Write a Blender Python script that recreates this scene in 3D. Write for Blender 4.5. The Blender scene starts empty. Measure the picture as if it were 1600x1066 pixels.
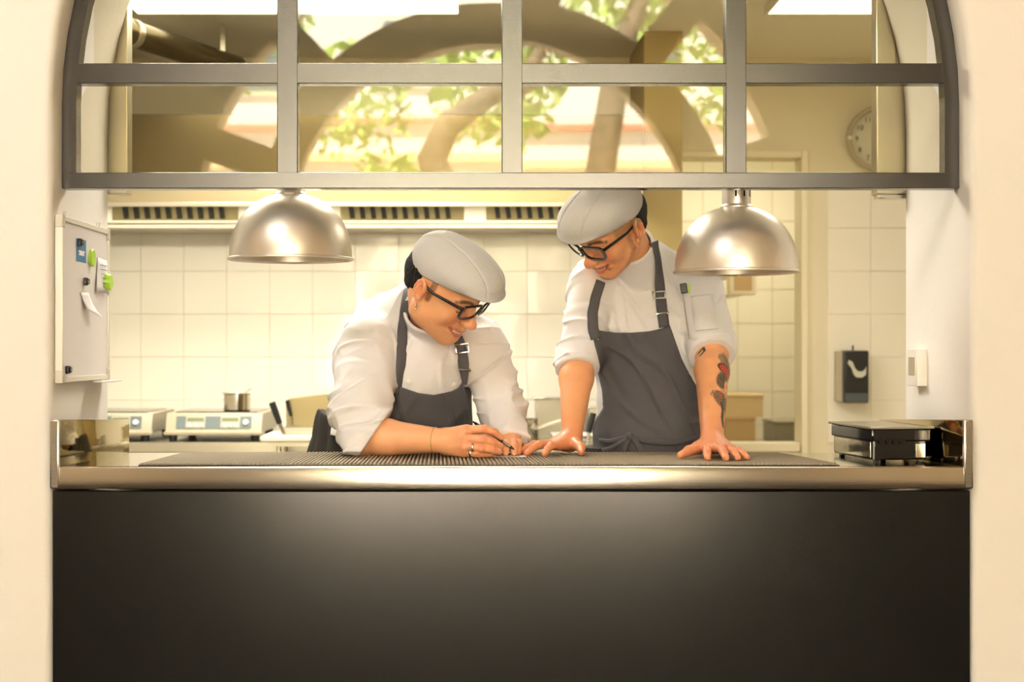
import bpy, bmesh, math, random
import numpy as np
from mathutils import Vector, Matrix
from mathutils.bvhtree import BVHTree

# ------------------------------------------------------------------ camera, world, sun, lights, exposure
S = bpy.context.scene
COL = S.collection
FPX = 2222.0            # focal length in pixels of the 1600 px wide frame (50 mm on 36 mm)
CX, CY, CAMZ = 745.0, 543.0, 1.236
cam = bpy.data.objects.new('camera', bpy.data.cameras.new('camera'))
COL.objects.link(cam)
cam.location = (0, 0, CAMZ)
cam.rotation_euler = (math.pi / 2, 0, 0)
cam.data.lens = 50.0
cam.data.sensor_width = 36.0
cam.data.shift_x = 55 / 1600
cam.data.shift_y = 10 / 1600
cam.data.clip_start = 0.05
cam.data.dof.use_dof = True
cam.data.dof.focus_distance = 3.68
cam.data.dof.aperture_fstop = 3.2
S.camera = cam
S.view_settings.view_transform = 'Standard'
S.view_settings.look = 'None'
S.view_settings.gamma = 1.0
S.view_settings.use_curve_mapping = False
S.view_settings.exposure = -0.12
S.cycles.use_denoising = True
S.cycles.max_bounces = 10
S.cycles.diffuse_bounces = 4
S.cycles.glossy_bounces = 5
S.cycles.transparent_max_bounces = 16
S.cycles.sample_clamp_indirect = 6.0
S.cycles.caustics_reflective = False
S.cycles.caustics_refractive = False

world = bpy.data.worlds.new('world')
S.world = world
world.use_nodes = True
wn = world.node_tree
bg = wn.nodes['Background']
bg.inputs['Color'].default_value = (1.0, 0.98, 0.93, 1)
bg.inputs['Strength'].default_value = 11.0


def light(name, kind, loc, energy, color, size=None, rot=(0, 0, 0), size_y=None):
    ld = bpy.data.lights.new(name, kind)
    ld.energy = energy
    ld.color = color
    if kind == 'AREA':
        ld.shape = 'RECTANGLE'
        ld.size = size
        ld.size_y = size_y or size
    if kind == 'SUN':
        ld.angle = math.radians(1.0)
    o = bpy.data.objects.new(name, ld)
    o.location = loc
    o.rotation_euler = rot
    COL.objects.link(o)
    return o


# the sun stands high behind the restaurant and lights the street across from its arched window
light('sun', 'SUN', (0, 0, 20), 125.0, (1.0, 0.95, 0.88), rot=(math.radians(-23), 0, math.radians(12)))
# unseen fill lights added in the dining room, behind and above the camera
light('dining_fill', 'AREA', (-1.9, 0.3, 4.1), 74.0, (1.0, 1.0, 0.99), 1.6, (math.radians(28), 0, 0), 1.0)
light('dining_fill', 'AREA', (1.6, 0.3, 4.1), 3.0, (1.0, 0.94, 0.86), 1.6, (math.radians(28), 0, 0), 1.0)
# kitchen ceiling lamps: the light of the two diffuser panels
light('kitchen_ceiling_lamp', 'AREA', (-0.70, 4.75, 2.50), 84.0, (1.0, 0.93, 0.79), 1.6, (0, 0, 0), 0.6)
light('kitchen_ceiling_lamp', 'AREA', (1.45, 4.9, 2.50), 7.0, (1.0, 0.92, 0.76), 0.6, (0, 0, 0), 0.6)
# unseen strip light added inside the hood to brighten the tiles evenly
light('hood_fill', 'AREA', (-0.60, 5.79, 1.86), 23, (1.0, 0.94, 0.80), 2.4, (0, 0, 0), 0.12)


# ------------------------------------------------------------------ helpers
def lin(v):
    v = v / 255.0
    return v / 12.92 if v <= 0.04045 else ((v + 0.055) / 1.055) ** 2.4


def rgb(r, g, b):
    return (lin(r), lin(g), lin(b))


def mat(name, col, rough=0.5, metal=0.0, bump=None, spec=0.5, var=None, stretch=None, emit=None, sss=0, coat=0, trans=0, ior=1.5, alpha=1):
    """Principled material; bump=(scale, strength), var=(scale, amount) are procedural noises."""
    m = bpy.data.materials.new(name)
    m.use_nodes = True
    nt = m.node_tree
    b = nt.nodes['Principled BSDF']
    b.inputs['Base Color'].default_value = (*col, 1)
    b.inputs['Roughness'].default_value = rough
    b.inputs['Metallic'].default_value = metal
    b.inputs['Specular IOR Level'].default_value = spec
    b.inputs['IOR'].default_value = ior
    b.inputs['Transmission Weight'].default_value = trans
    b.inputs['Coat Weight'].default_value = coat
    b.inputs['Alpha'].default_value = alpha
    if emit:
        b.inputs['Emission Color'].default_value = (*emit[0], 1)
        b.inputs['Emission Strength'].default_value = emit[1]
    if sss:
        b.inputs['Subsurface Weight'].default_value = sss
        b.inputs['Subsurface Radius'].default_value = (0.012, 0.005, 0.003)
        b.inputs['Subsurface Scale'].default_value = 1.0
    tc = nt.nodes.new('ShaderNodeTexCoord')
    mp = nt.nodes.new('ShaderNodeMapping')
    nt.links.new(tc.outputs['Object'], mp.inputs['Vector'])
    if stretch:
        mp.inputs['Scale'].default_value = stretch
    if var:
        n = nt.nodes.new('ShaderNodeTexNoise')
        n.inputs['Scale'].default_value = var[0]
        n.inputs['Detail'].default_value = 4
        nt.links.new(mp.outputs[0], n.inputs['Vector'])
        r = nt.nodes.new('ShaderNodeValToRGB')
        a = var[1]
        r.color_ramp.elements[0].position = 0.3
        r.color_ramp.elements[1].position = 0.7
        r.color_ramp.elements[0].color = (*[max(0, c * (1 - a)) for c in col], 1)
        r.color_ramp.elements[1].color = (*[min(1, c * (1 + a)) for c in col], 1)
        nt.links.new(n.outputs['Fac'], r.inputs['Fac'])
        nt.links.new(r.outputs['Color'], b.inputs['Base Color'])
    if bump:
        n = nt.nodes.new('ShaderNodeTexNoise')
        n.inputs['Scale'].default_value = bump[0]
        n.inputs['Detail'].default_value = 5
        nt.links.new(mp.outputs[0], n.inputs['Vector'])
        bp = nt.nodes.new('ShaderNodeBump')
        bp.inputs['Strength'].default_value = bump[1]
        bp.inputs['Distance'].default_value = 0.01
        nt.links.new(n.outputs['Fac'], bp.inputs['Height'])
        nt.links.new(bp.outputs[0], b.inputs['Normal'])
    return m


def glass_mat(name, tint, ior=1.7):
    """thin clear pane: see-through with a mirror-like film at its surface"""
    m = bpy.data.materials.new(name)
    m.use_nodes = True
    nt = m.node_tree
    nt.nodes.remove(nt.nodes['Principled BSDF'])
    out = nt.nodes['Material Output']
    t = nt.nodes.new('ShaderNodeBsdfTransparent')
    t.inputs['Color'].default_value = (*tint, 1)
    g = nt.nodes.new('ShaderNodeBsdfGlossy')
    g.inputs['Roughness'].default_value = 0.0
    lw = nt.nodes.new('ShaderNodeLayerWeight')
    lw.inputs['Blend'].default_value = 0.5
    pw = nt.nodes.new('ShaderNodeMath')
    pw.operation = 'POWER'
    pw.inputs[1].default_value = 5.0
    nt.links.new(lw.outputs['Facing'], pw.inputs[0])
    f0 = ((ior - 1) / (ior + 1)) ** 2
    fr = nt.nodes.new('ShaderNodeMath')
    fr.operation = 'MULTIPLY_ADD'
    fr.inputs[1].default_value = 0.9
    fr.inputs[2].default_value = f0
    nt.links.new(pw.outputs[0], fr.inputs[0])
    mx = nt.nodes.new('ShaderNodeMixShader')
    nt.links.new(fr.outputs[0], mx.inputs[0])
    nt.links.new(t.outputs[0], mx.inputs[1])
    nt.links.new(g.outputs[0], mx.inputs[2])
    nt.links.new(mx.outputs[0], out.inputs['Surface'])
    return m


def parent_to(o, p):
    if p is None:
        return o
    o.parent = p
    if p.type == 'EMPTY':
        o.matrix_parent_inverse = Matrix.Translation(-Vector(p.location))
    return o


def tag(o, label=None, cat=None, group=None, kind=None):
    if label: o['label'] = label
    if cat: o['category'] = cat
    if group: o['group'] = group
    if kind: o['kind'] = kind
    return o


def thing(name, loc, label=None, cat=None, group=None, kind=None):
    o = bpy.data.objects.new(name, None)
    o.empty_display_size = 0.05
    o.location = loc
    COL.objects.link(o)
    return tag(o, label, cat, group, kind)


def link(name, me, m, parent=None):
    if m is not None and not me.materials:
        me.materials.append(m)
    o = bpy.data.objects.new(name, me)
    COL.objects.link(o)
    return parent_to(o, parent)


def raw(name, V, F, m, parent=None, smooth=False):
    me = bpy.data.meshes.new(name)
    me.from_pydata([tuple(v) for v in V], [], [tuple(f) for f in F])
    if smooth:
        me.shade_smooth()
    me.update()
    return link(name, me, m, parent)


def from_bm(name, bm, m, parent=None, smooth=False, angle=None):
    bmesh.ops.recalc_face_normals(bm, faces=bm.faces)
    me = bpy.data.meshes.new(name)
    bm.to_mesh(me)
    bm.free()
    if smooth:
        me.shade_smooth()
    if angle:
        me.set_sharp_from_angle(angle=math.radians(angle))
    return link(name, me, m, parent)


def bm_box(bm, x0, x1, y0, y1, z0, z1, bev=0, M=None, seg=2):
    r = bmesh.ops.create_cube(bm, size=1)
    vs = r['verts']
    T = Matrix.Translation(((x0 + x1) / 2, (y0 + y1) / 2, (z0 + z1) / 2)) @ Matrix.Diagonal((x1 - x0, y1 - y0, z1 - z0, 1))
    bmesh.ops.transform(bm, matrix=T, verts=vs)
    if bev:
        es = list({e for v in vs for e in v.link_edges})
        rr = bmesh.ops.bevel(bm, geom=es, offset=bev, segments=seg, profile=0.5, affect='EDGES')
        vs = list({v for f in rr['faces'] for v in f.verts} | {v for v in vs if v.is_valid})
    if M is not None:
        bmesh.ops.transform(bm, matrix=M, verts=vs)
    return vs


def box(name, x0, x1, y0, y1, z0, z1, m, parent=None, bev=0, M=None, seg=2):
    bm = bmesh.new()
    bm_box(bm, x0, x1, y0, y1, z0, z1, bev, M, seg)
    return from_bm(name, bm, m, parent, smooth=bool(bev), angle=20 if bev else None)


def bm_lathe(bm, prof, c, seg=48, M=None):
    rings = []
    for r, z in prof:
        if r < 1e-6:
            rings.append([bm.verts.new((c[0], c[1], c[2] + z))])
        else:
            rings.append([bm.verts.new((c[0] + r * math.cos(2 * math.pi * i / seg), c[1] + r * math.sin(2 * math.pi * i / seg), c[2] + z)) for i in range(seg)])
    for a, b in zip(rings, rings[1:]):
        if len(a) == 1 and len(b) == 1:
            continue
        for i in range(seg):
            j = (i + 1) % seg
            if len(a) == 1: bm.faces.new((a[0], b[i], b[j]))
            elif len(b) == 1: bm.faces.new((a[i], a[j], b[0]))
            else: bm.faces.new((a[i], a[j], b[j], b[i]))
    vs = [v for r in rings for v in r]
    if M is not None:
        bmesh.ops.transform(bm, matrix=M, verts=vs)
    return vs


def lathe(name, prof, c, m, parent=None, seg=48, M=None, angle=40):
    bm = bmesh.new()
    bm_lathe(bm, prof, c, seg, M)
    return from_bm(name, bm, m, parent, smooth=True, angle=angle)


def bm_tube(bm, pts, r, seg=10, closed=False, flat=None):
    """tube along pts; r a number or a list; flat=(normal, f) squashes along normal"""
    pts = [Vector(p) for p in pts]
    n = len(pts)
    rs = r if hasattr(r, '__len__') else [r] * n
    rings = []
    up = None
    for i, p in enumerate(pts):
        a = pts[(i - 1) % n] if closed or i > 0 else pts[i]
        b = pts[(i + 1) % n] if closed or i < n - 1 else pts[i]
        t = (b - a).normalized()
        if up is None:
            up = t.orthogonal().normalized()
        up = (up - t * up.dot(t)).normalized()
        s = t.cross(up)
        ring = []
        for k in range(seg):
            w = 2 * math.pi * k / seg
            d = (up * math.cos(w) + s * math.sin(w)) * rs[i]
            if flat:
                nn = Vector(flat[0]).normalized()
                d -= nn * d.dot(nn) * (1 - flat[1])
            ring.append(bm.verts.new(p + d))
        rings.append(ring)
    m = n if closed else n - 1
    for i in range(m):
        a, b = rings[i], rings[(i + 1) % n]
        for k in range(seg):
            j = (k + 1) % seg
            bm.faces.new((a[k], a[j], b[j], b[k]))
    if not closed:
        bm.faces.new(rings[0])
        bm.faces.new(rings[-1])


def tube(name, pts, r, m, parent=None, seg=10, closed=False, flat=None):
    bm = bmesh.new()
    bm_tube(bm, pts, r, seg, closed, flat)
    return from_bm(name, bm, m, parent, smooth=True, angle=50)


def bm_prism(bm, poly, axis, a, b):
    """extrude a 2D polygon along axis ('y' or 'x') from a to b; 2D coords are the other two axes in order"""
    def mk(p, t):
        return {'y': (p[0], t, p[1]), 'x': (t, p[0], p[1]), 'z': (p[0], p[1], t)}[axis]
    va = [bm.verts.new(mk(p, a)) for p in poly]
    vb = [bm.verts.new(mk(p, b)) for p in poly]
    n = len(poly)
    bm.faces.new(va)
    bm.faces.new(vb[::-1])
    for i in range(n):
        j = (i + 1) % n
        bm.faces.new((va[i], vb[i], vb[j], va[j]))
    return va + vb


def prism(name, poly, axis, a, b, m, parent=None, bev=0):
    bm = bmesh.new()
    bm_prism(bm, poly, axis, a, b)
    if bev:
        bmesh.ops.bevel(bm, geom=bm.edges[:], offset=bev, segments=2, profile=0.5, affect='EDGES')
    return from_bm(name, bm, m, parent, smooth=bool(bev), angle=20)


def PX(px, py, Y):
    """the point at depth Y seen at pixel (px, py) of the photograph"""
    return np.array([(px - CX) / FPX * Y, Y, CAMZ + (CY - py) / FPX * Y])


def text_mesh(name, s, size, M, m, parent=None, ext=0.0005):
    cu = bpy.data.curves.new(name, 'FONT')
    cu.body = s
    cu.size = size
    cu.align_x = 'CENTER'
    cu.align_y = 'CENTER'
    cu.extrude = ext
    cu.resolution_u = 2
    t = bpy.data.objects.new(name, cu)
    COL.objects.link(t)
    me = bpy.data.meshes.new_from_object(t.evaluated_get(bpy.context.evaluated_depsgraph_get()))
    bpy.data.objects.remove(t)
    bpy.data.curves.remove(cu)
    me.transform(M)
    me.materials.clear()
    return link(name, me, m, parent)


# ------------------------------------------------------------------ materials
M_plaster = mat('cream_plaster', rgb(248, 243, 237), 0.75, bump=(35, 0.12), var=(1.2, 0.02))
M_dwall = mat('tan_limewash', rgb(196, 176, 145), 0.85, bump=(20, 0.1))
M_kwall = mat('kitchen_paint', rgb(228, 218, 190), 0.6, bump=(60, 0.03))
M_ceil = mat('ceiling_paint', rgb(250, 244, 226), 0.8)
M_tile = mat('glazed_tile', rgb(246, 239, 222), 0.09, bump=(9, 0.10), spec=0.6)
M_grout = mat('grout', rgb(236, 226, 200), 0.8)
M_frame = mat('charcoal_metal_paint', rgb(38, 36, 32), 0.20, spec=1.0, bump=(400, 0.04))
M_panel = mat('black_chalk_panel', rgb(20, 20, 19), 0.19, spec=0.55, var=(2.2, 0.16), bump=(3, 0.012))
M_steel = mat('brushed_steel', rgb(205, 200, 190), 0.22, 1.0, bump=(60, 0.02), stretch=(0.15, 6, 6))
M_steelp = mat('polished_steel', rgb(200, 195, 183), 0.09, 1.0, bump=(7, 0.10))
M_steeld = mat('steel_sheet', rgb(188, 182, 165), 0.34, 1.0, bump=(30, 0.04))
M_alu = mat('spun_aluminium', rgb(226, 219, 207), 0.38, 0.9, stretch=(1, 1, 30), bump=(14, 0.04))
M_aluin = mat('lamp_inside', rgb(190, 185, 175), 0.45, 0.9)
M_black = mat('black_plastic', rgb(22, 22, 23), 0.35)
M_blackg = mat('gloss_black_plastic', rgb(12, 12, 13), 0.12)
M_rubber = mat('lit_rib_rubber', rgb(150, 138, 116), 0.5, bump=(200, 0.1))  # sheen of the mat ribs put into a lighter colour than the base
M_rubberd = mat('dark_rubber', rgb(38, 35, 31), 0.7)
M_white = mat('white_plastic', rgb(240, 236, 228), 0.35)
M_wboard = mat('white_enamel', rgb(226, 220, 222), 0.28)
M_alub = mat('satin_aluminium', rgb(228, 224, 216), 0.4, 0.4)
M_glass = glass_mat('transom_glass', (0.89, 0.87, 0.74), 1.88)
M_lens = glass_mat('spectacle_lens', (0.97, 0.97, 0.96), 1.5)
M_door = mat('cream_door_paint', rgb(238, 228, 200), 0.45)
M_card = mat('cardboard', rgb(205, 175, 130), 0.8)
M_diff = mat('lamp_diffuser', rgb(255, 250, 240), 0.6, emit=((1.0, 0.93, 0.75), 6.0))
M_green = mat('lime_plastic', rgb(170, 215, 60), 0.4)
M_blue = mat('blue_print', rgb(52, 116, 165), 0.5)
M_paper = mat('paper', rgb(236, 232, 236), 0.8)
M_ink = mat('grey_ink', rgb(110, 110, 120), 0.7)
M_smoke = mat('smoky_plastic', rgb(14, 15, 18), 0.08, spec=0.6, var=(6, 0.3))
M_lid = mat('grey_lid_plastic', rgb(150, 142, 125), 0.2)
# ------------------------------------------------------------------ front wall with its arch
XL, XR = -1.0175, 1.1828
AX, AR, AZ = (XL + XR) / 2, (XR - XL) / 2, 1.83
YF, YB = 3.40, 3.925
CT = 0.951          # counter top height


def arch_path(off, z0=0.0, n=40):
    pts = [(XL - off, z0), (XL - off, (z0 + AZ) / 2)]
    for i in range(n + 1):
        a = math.pi * (1 - i / n)
        pts.append((AX + (AR + off) * math.cos(a), AZ + (AR + off) * math.sin(a)))
    pts += [(XR + off, (z0 + AZ) / 2), (XR + off, z0)]
    return pts


def front_wall():
    n = 40
    r = 0.022
    base = arch_path(0, 0, n)
    outer = []
    for x, z in base:
        if z < AZ - 1e-6:
            outer.append((-4.0 if x < AX else 4.2, z))
        else:
            dx, dz = x - AX, z - AZ
            t = min((4.08 / abs(dx)) if abs(dx) > 1e-6 else 1e9, ((4.4 - AZ) / dz) if dz > 1e-6 else 1e9)
            outer.append((AX + dx * t, AZ + dz * t))
    rows = [[(x, YF, z) for x, z in outer]]
    for k in range(5):
        a = math.pi / 2 * k / 4
        rows.append([(x, YF + r * (1 - math.cos(a)), z) for x, z in arch_path(r * (1 - math.sin(a)), 0, n)])
    rows.append([(x, YB - 0.006, z) for x, z in base])
    rows.append([(x, YB, z) for x, z in arch_path(0.006, 0, n)])
    rows.append([(x, YB, z) for x, z in outer])
    V = [p for row in rows for p in row]
    L = len(base)
    F = []
    for a in range(len(rows) - 1):
        for i in range(L - 1):
            F.append((a * L + i, a * L + i + 1, (a + 1) * L + i + 1, (a + 1) * L + i))
    bm = bmesh.new()
    vs = [bm.verts.new(v) for v in V]
    for f in F:
        bm.faces.new([vs[i] for i in f])
    return from_bm('wall_front', bm, M_plaster, smooth=True, angle=40)


tag(front_wall(), kind='structure')

# ------------------------------------------------------------------ dining room shell and the street behind the camera
M_dfloor = mat('dark_oak_floor', rgb(60, 48, 38), 0.85, spec=0.1, var=(3, 0.3), stretch=(1, 8, 1))
M_stone = mat('pale_paving', rgb(192, 180, 162), 0.8, var=(2, 0.1))
M_bark = mat('tree_bark', rgb(98, 82, 62), 0.9, bump=(25, 0.6), var=(8, 0.3))
M_leaf = mat('leaf_green', rgb(158, 182, 84), 0.6, var=(3, 0.4))
M_house = mat('cream_render', rgb(240, 232, 218), 0.8, var=(1.0, 0.05))
M_terra = mat('terracotta_band', rgb(190, 120, 95), 0.8)
M_pane = mat('dark_window_glass', rgb(90, 105, 115), 0.1)
tag(box('floor', -4.0, 4.2, -4.3, 3.9, -0.1, 0.0, M_dfloor), kind='structure')
tag(box('floor', -2.6, 2.8, 3.9, 9.6, -0.1, 0.0, mat('quarry_tile_floor', rgb(205, 194, 172), 0.5, var=(2, 0.1))), kind='structure')
tag(box('wall_left', -4.1, -4.0, -4.3, 3.45, 0, 4.4, M_dwall), kind='structure')
tag(box('wall_right', 4.2, 4.3, -4.3, 3.45, 0, 4.4, M_dwall), kind='structure')
tag(box('ceiling', -4.1, 4.3, -4.3, 3.95, 4.4, 4.5, M_dwall), kind='structure')

# arched street window opposite the hatch (seen mirrored in the panes): ring, fanlight spokes and the wall round them
SX, SZ, R1, R2, R3, YS = 0.11, 2.05, 1.56, 1.88, 2.34, -4.0


def street_wall():
    bm = bmesh.new()
    n = 48
    path = [(SX - R3, 0)] + [(SX + R3 * math.cos(math.pi * (1 - i / n)), SZ + R3 * math.sin(math.pi * (1 - i / n))) for i in range(n + 1)] + [(SX + R3, 0)]
    outer = []
    for x, z in path:
        dx, dz = x - SX, z - SZ
        if dz < -1e-6:
            outer.append((-4.0 if x < SX else 4.2, z))
        else:
            t = min(4.1 / abs(dx) if abs(dx) > 1e-6 else 1e9, 2.42 / dz if dz > 1e-6 else 1e9)
            outer.append((SX + dx * t, SZ + dz * t))
    rows = [[bm.verts.new((x, YS, z)) for x, z in outer], [bm.verts.new((x, YS, z)) for x, z in path],
            [bm.verts.new((x, YS - 0.3, z)) for x, z in path], [bm.verts.new((x, YS - 0.3, z)) for x, z in outer]]
    for a, b in zip(rows, rows[1:]):
        for i in range(len(path) - 1):
            bm.faces.new((a[i], a[i + 1], b[i + 1], b[i]))
    return from_bm('wall_street', bm, M_dwall)


sw = tag(street_wall(), kind='structure')
bm = bmesh.new()
n = 48
for ra, rb, y0, y1 in ((R1, R2, YS - 0.25, YS - 0.02),):
    q = []
    for i in range(n + 1):
        a = math.pi * i / n
        q.append([bm.verts.new((SX + r * math.cos(a), y, SZ + r * math.sin(a))) for r, y in ((ra, y0), (rb, y0), (rb, y1), (ra, y1))])
    for u, v in zip(q, q[1:]):
        for k in range(4):
            bm.faces.new((u[k], u[(k + 1) % 4], v[(k + 1) % 4], v[k]))
    bm.faces.new(q[0]); bm.faces.new(q[-1])
for sx in (-1, 1):
    x0, x1 = sorted((SX + sx * R1, SX + sx * (R2)))
    bm_box(bm, x0, x1, YS - 0.25, YS - 0.02, 0, SZ)
from_bm('arch_ring', bm, M_dwall, sw, smooth=True, angle=40)
for a in (18, 50, 78, 103, 134, 160):
    t = math.radians(a)
    Mx = Matrix.Translation((SX, 0, SZ)) @ Matrix.Rotation(-t, 4, 'Y')
    box('spoke', R2 - 0.03, R3 + 0.03, YS - 0.22, YS - 0.04, -0.13, 0.13, M_dwall, sw, M=Mx)
for sx in (-1, 1):
    x0, x1 = sorted((SX + sx * (R2 - 0.01), SX + sx * (R3 + 0.05)))
    box('side_wall', x0, x1, YS - 0.25, YS - 0.02, 0, SZ, M_dwall, sw)

tag(box('pavement', -25, 25, -24, -4.3, -0.12, -0.02, M_stone), kind='structure')
hs = thing('street_house', (0.5, -15, 0), 'cream rendered house across the sunny street, mirrored in the glass', 'building')
box('wall', -9, 9, -16, -15, -0.02, 7.0, M_house, hs)
box('cornice', -9, 9, -15.0, -14.9, 4.66, 4.74, M_terra, hs)
box('plinth', -9, 9, -15.0, -14.9, 4.06, 4.18, mat('ochre_band', rgb(220, 190, 140), 0.8), hs)
for i, x in enumerate((-6.2, -3.4, -0.9, 2.6, 5.6)):
    w = box('window', x - 0.6, x + 0.6, -15.02, -14.95, 5.2, 6.4, M_door, hs)
    box('pane', x - 0.5, x + 0.5, -14.96, -14.93, 5.28, 6.32, M_pane, w)


def tree(name, base, pts, r, label, seed, clumps):
    t = thing(name, base, label, 'tree')
    tube('trunk', pts, r, M_bark, t, seg=14)
    rng = np.random.default_rng(seed)
    V, F = [], []
    for (cx, cy, cz, cr, nn) in clumps:
        for _ in range(nn):
            d = rng.normal(size=3)
            d /= np.linalg.norm(d)
            p = np.array((cx, cy, cz)) + d * cr * rng.uniform(0.3, 1) ** 0.5
            a, b = rng.normal(size=3), rng.normal(size=3)
            a /= np.linalg.norm(a)
            b -= a * b.dot(a)
            b /= np.linalg.norm(b)
            s = rng.uniform(0.06, 0.13)
            k = len(V)
            V += [p - a * s, p + b * s * 0.5, p + a * s, p - b * s * 0.5]
            F.append((k, k + 1, k + 2, k + 3))
    o = raw('foliage', V, F, M_leaf, t)
    o['kind'] = 'stuff'


tree('street_tree', (1.2, -8, 0), [(1.10, -8, -0.05), (1.13, -8, 1.5), (1.20, -8, 2.6), (1.30, -8, 3.3), (1.45, -8, 4.2), (1.9, -8.2, 5.4)],
     [0.26, 0.2, 0.17, 0.16, 0.15, 0.06], 'straight street tree by the kerb, mirrored in the right middle pane', 3,
     [(2.6, -9.2, 4.6, 0.9, 500), (0.6, -9, 2.5, 0.5, 160), (1.5, -8.6, 5.6, 1.3, 900), (2.3, -8.8, 2.3, .3, 80), (3.9, -8.6, 4.2, .8, 300)])
tree('street_tree', (-0.1, -7.6, 0), [(0.2, -7.6, -0.05), (0.12, -7.6, 1.8), (-0.02, -7.6, 2.55), (-0.32, -7.6, 2.85), (-0.42, -7.6, 3.15), (-0.25, -7.6, 3.5), (0.1, -7.6, 3.75), (0.5, -7.7, 4.0), (0.8, -7.8, 4.6)],
     [0.24, 0.2, 0.18, 0.17, 0.16, 0.14, 0.12, 0.09, 0.05], 'crooked street tree with a bent trunk, mirrored in the left middle pane', 5,
     [(-0.9, -8.4, 2.9, 0.45, 160), (-1.3, -8.6, 3.9, 0.7, 300), (0.2, -8.6, 4.2, 0.8, 500), (-3.6, -8.4, 3.6, 0.8, 350), (-2.6, -8.3, 5.0, 1.0, 500), (-4.5, -8.6, 4.6, 1.0, 400)])

# ------------------------------------------------------------------ transom window in the arch
win = thing('window_1', (AX, 3.505, 1.63), kind='structure')
FY0, FY1 = 3.485, 3.527
bm = bmesh.new()
w_in = 0.036
prev = None
pa, pb = arch_path(-0.001, 1.626, 40), arch_path(-w_in, 1.626, 40)
for (xa, za), (xb, zb) in zip(pa, pb):
    q = [bm.verts.new(p) for p in ((xa, FY0, za), (xb, FY0, zb), (xb, FY1, zb), (xa, FY1, za))]
    if prev:
        for k in range(4):
            bm.faces.new((prev[k], prev[(k + 1) % 4], q[(k + 1) % 4], q[k]))
    else:
        bm.faces.new(q)
    prev = q
bm.faces.new(prev)
from_bm('arch_frame', bm, M_frame, win, smooth=True, angle=35)
xi0, xi1 = XL + 0.03, XR - 0.03
box('bottom_rail', XL + 0.001, XR - 0.001, FY0 - 0.001, FY1 + 0.001, 1.6255, 1.665, M_frame, win, bev=0.002)
box('transom_bar', xi0, xi1, FY0 + 0.001, FY1 - 0.001, 1.883, 1.933, M_frame, win, bev=0.002)
box('transom_bar', xi0 + 0.06, xi1 - 0.06, FY0 + 0.001, FY1 - 0.001, 2.32, 2.37, M_frame, win, bev=0.002)
bars = [AX - 0.547, AX + 0.004, AX + 0.553]
for bx in bars:
    zt = AZ + math.sqrt((AR - 0.02) ** 2 - (bx - AX) ** 2)
    box('mullion', bx - 0.0255, bx + 0.0255, FY0 + 0.0005, FY1 - 0.0005, 1.66, zt, M_frame, win, bev=0.002)
edges = [XL + 0.03] + bars + [XR - 0.03]
rng = random.Random(4)


def archz(x, rr):
    return AZ + math.sqrt(max(0.0, rr * rr - (x - AX) ** 2))


for i in range(4):
    a, b = edges[i], edges[i + 1]
    for z0, z1 in ((1.65, 1.91), (1.91, 2.345), (2.345, 9)):
        rr = AR - 0.03
        xs = [a + (b - a) * k / 12 for k in range(13)]
        top = [(x, min(z1, archz(x, rr) if abs(x - AX) < rr else AZ)) for x in xs]
        top = [(x, z) for x, z in top if z > z0 + 0.01]
        if len(top) < 3:
            continue
        poly = [(top[0][0], z0)] + top + [(top[-1][0], z0)]
        cx = (a + b) / 2
        Mt = Matrix.Translation((cx, 3.506, z0)) @ Matrix.Rotation(math.radians(rng.uniform(-0.12, 0.12)), 4, 'Z') @ Matrix.Rotation(math.radians(rng.uniform(-0.12, 0.12)), 4, 'X') @ Matrix.Translation((-cx, -3.506, -z0))
        raw('pane', [Mt @ Vector((x, 3.506, z)) for x, z in poly], [tuple(range(len(poly)))], M_glass, win)

# steel shutter guides behind both jambs
for sx, x0, x1, lab in ((-1, XL - 0.02, -0.965, 'left'), (1, 1.105, XR + 0.02, 'right')):
    g = thing('shutter_guide', ((x0 + x1) / 2, 3.97, 1.63), 'upright steel shutter guide behind the %s jamb, seen through the glass' % lab, 'bracket', 'shutter guides')
    box('channel', x0, x1, 3.93, 3.985, 1.66, 2.33 if sx > 0 else 2.5, M_steeld, g, bev=0.003)
    box('top_bracket', x0 - 0.012, x1 + 0.005, 3.927, 3.99, 2.33 if sx > 0 else 2.5, 2.36 if sx > 0 else 2.53, M_steeld, g, bev=0.003)
    for z in (1.97, 2.14):
        lathe('screw', [(0, 0.004), (0.005, 0.003), (0.006, 0)], (0, 0, 0), M_black, g, 12, Matrix.Translation(((x0 + x1) / 2 + 0.015, 3.93, z)) @ Matrix.Rotation(math.pi / 2, 4, 'X'))
    if sx > 0:
        box('foot_clip', x0 + 0.005, x1 - 0.004, 3.935, 3.98, 1.648, 1.66, M_steelp, g, bev=0.002)

# ------------------------------------------------------------------ kitchen shell
KY = 6.5
tag(box('ceiling', -2.6, 2.8, 3.92, KY + 0.1, 2.56, 4.5, M_ceil), kind='structure')  # slab thickened upwards, out of view, to keep sun from the arch top
tag(box('wall_left', -2.6, -2.5, 3.92, KY + 0.1, 0, 2.56, M_kwall), kind='structure')
tag(box('wall_right', 2.7, 2.8, 3.92, KY + 0.1, 0, 2.56, M_kwall), kind='structure')
DX0, DX1, DZ = 0.90, 1.478, 2.10      # opening of the store-room doorway
kb = thing('wall_back', (0, KY, 0), kind='structure')
box('plaster', -2.5, DX0 - 0.015, KY, KY + 0.1, 0, 2.56, M_kwall, kb)
box('plaster', DX1 + 0.015, 2.7, KY, KY + 0.1, 0, 2.56, M_kwall, kb)
box('plaster', DX0 - 0.015, DX1 + 0.015, KY, KY + 0.1, DZ + 0.015, 2.56, M_kwall, kb)
bm = bmesh.new()
TS = 0.196
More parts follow.
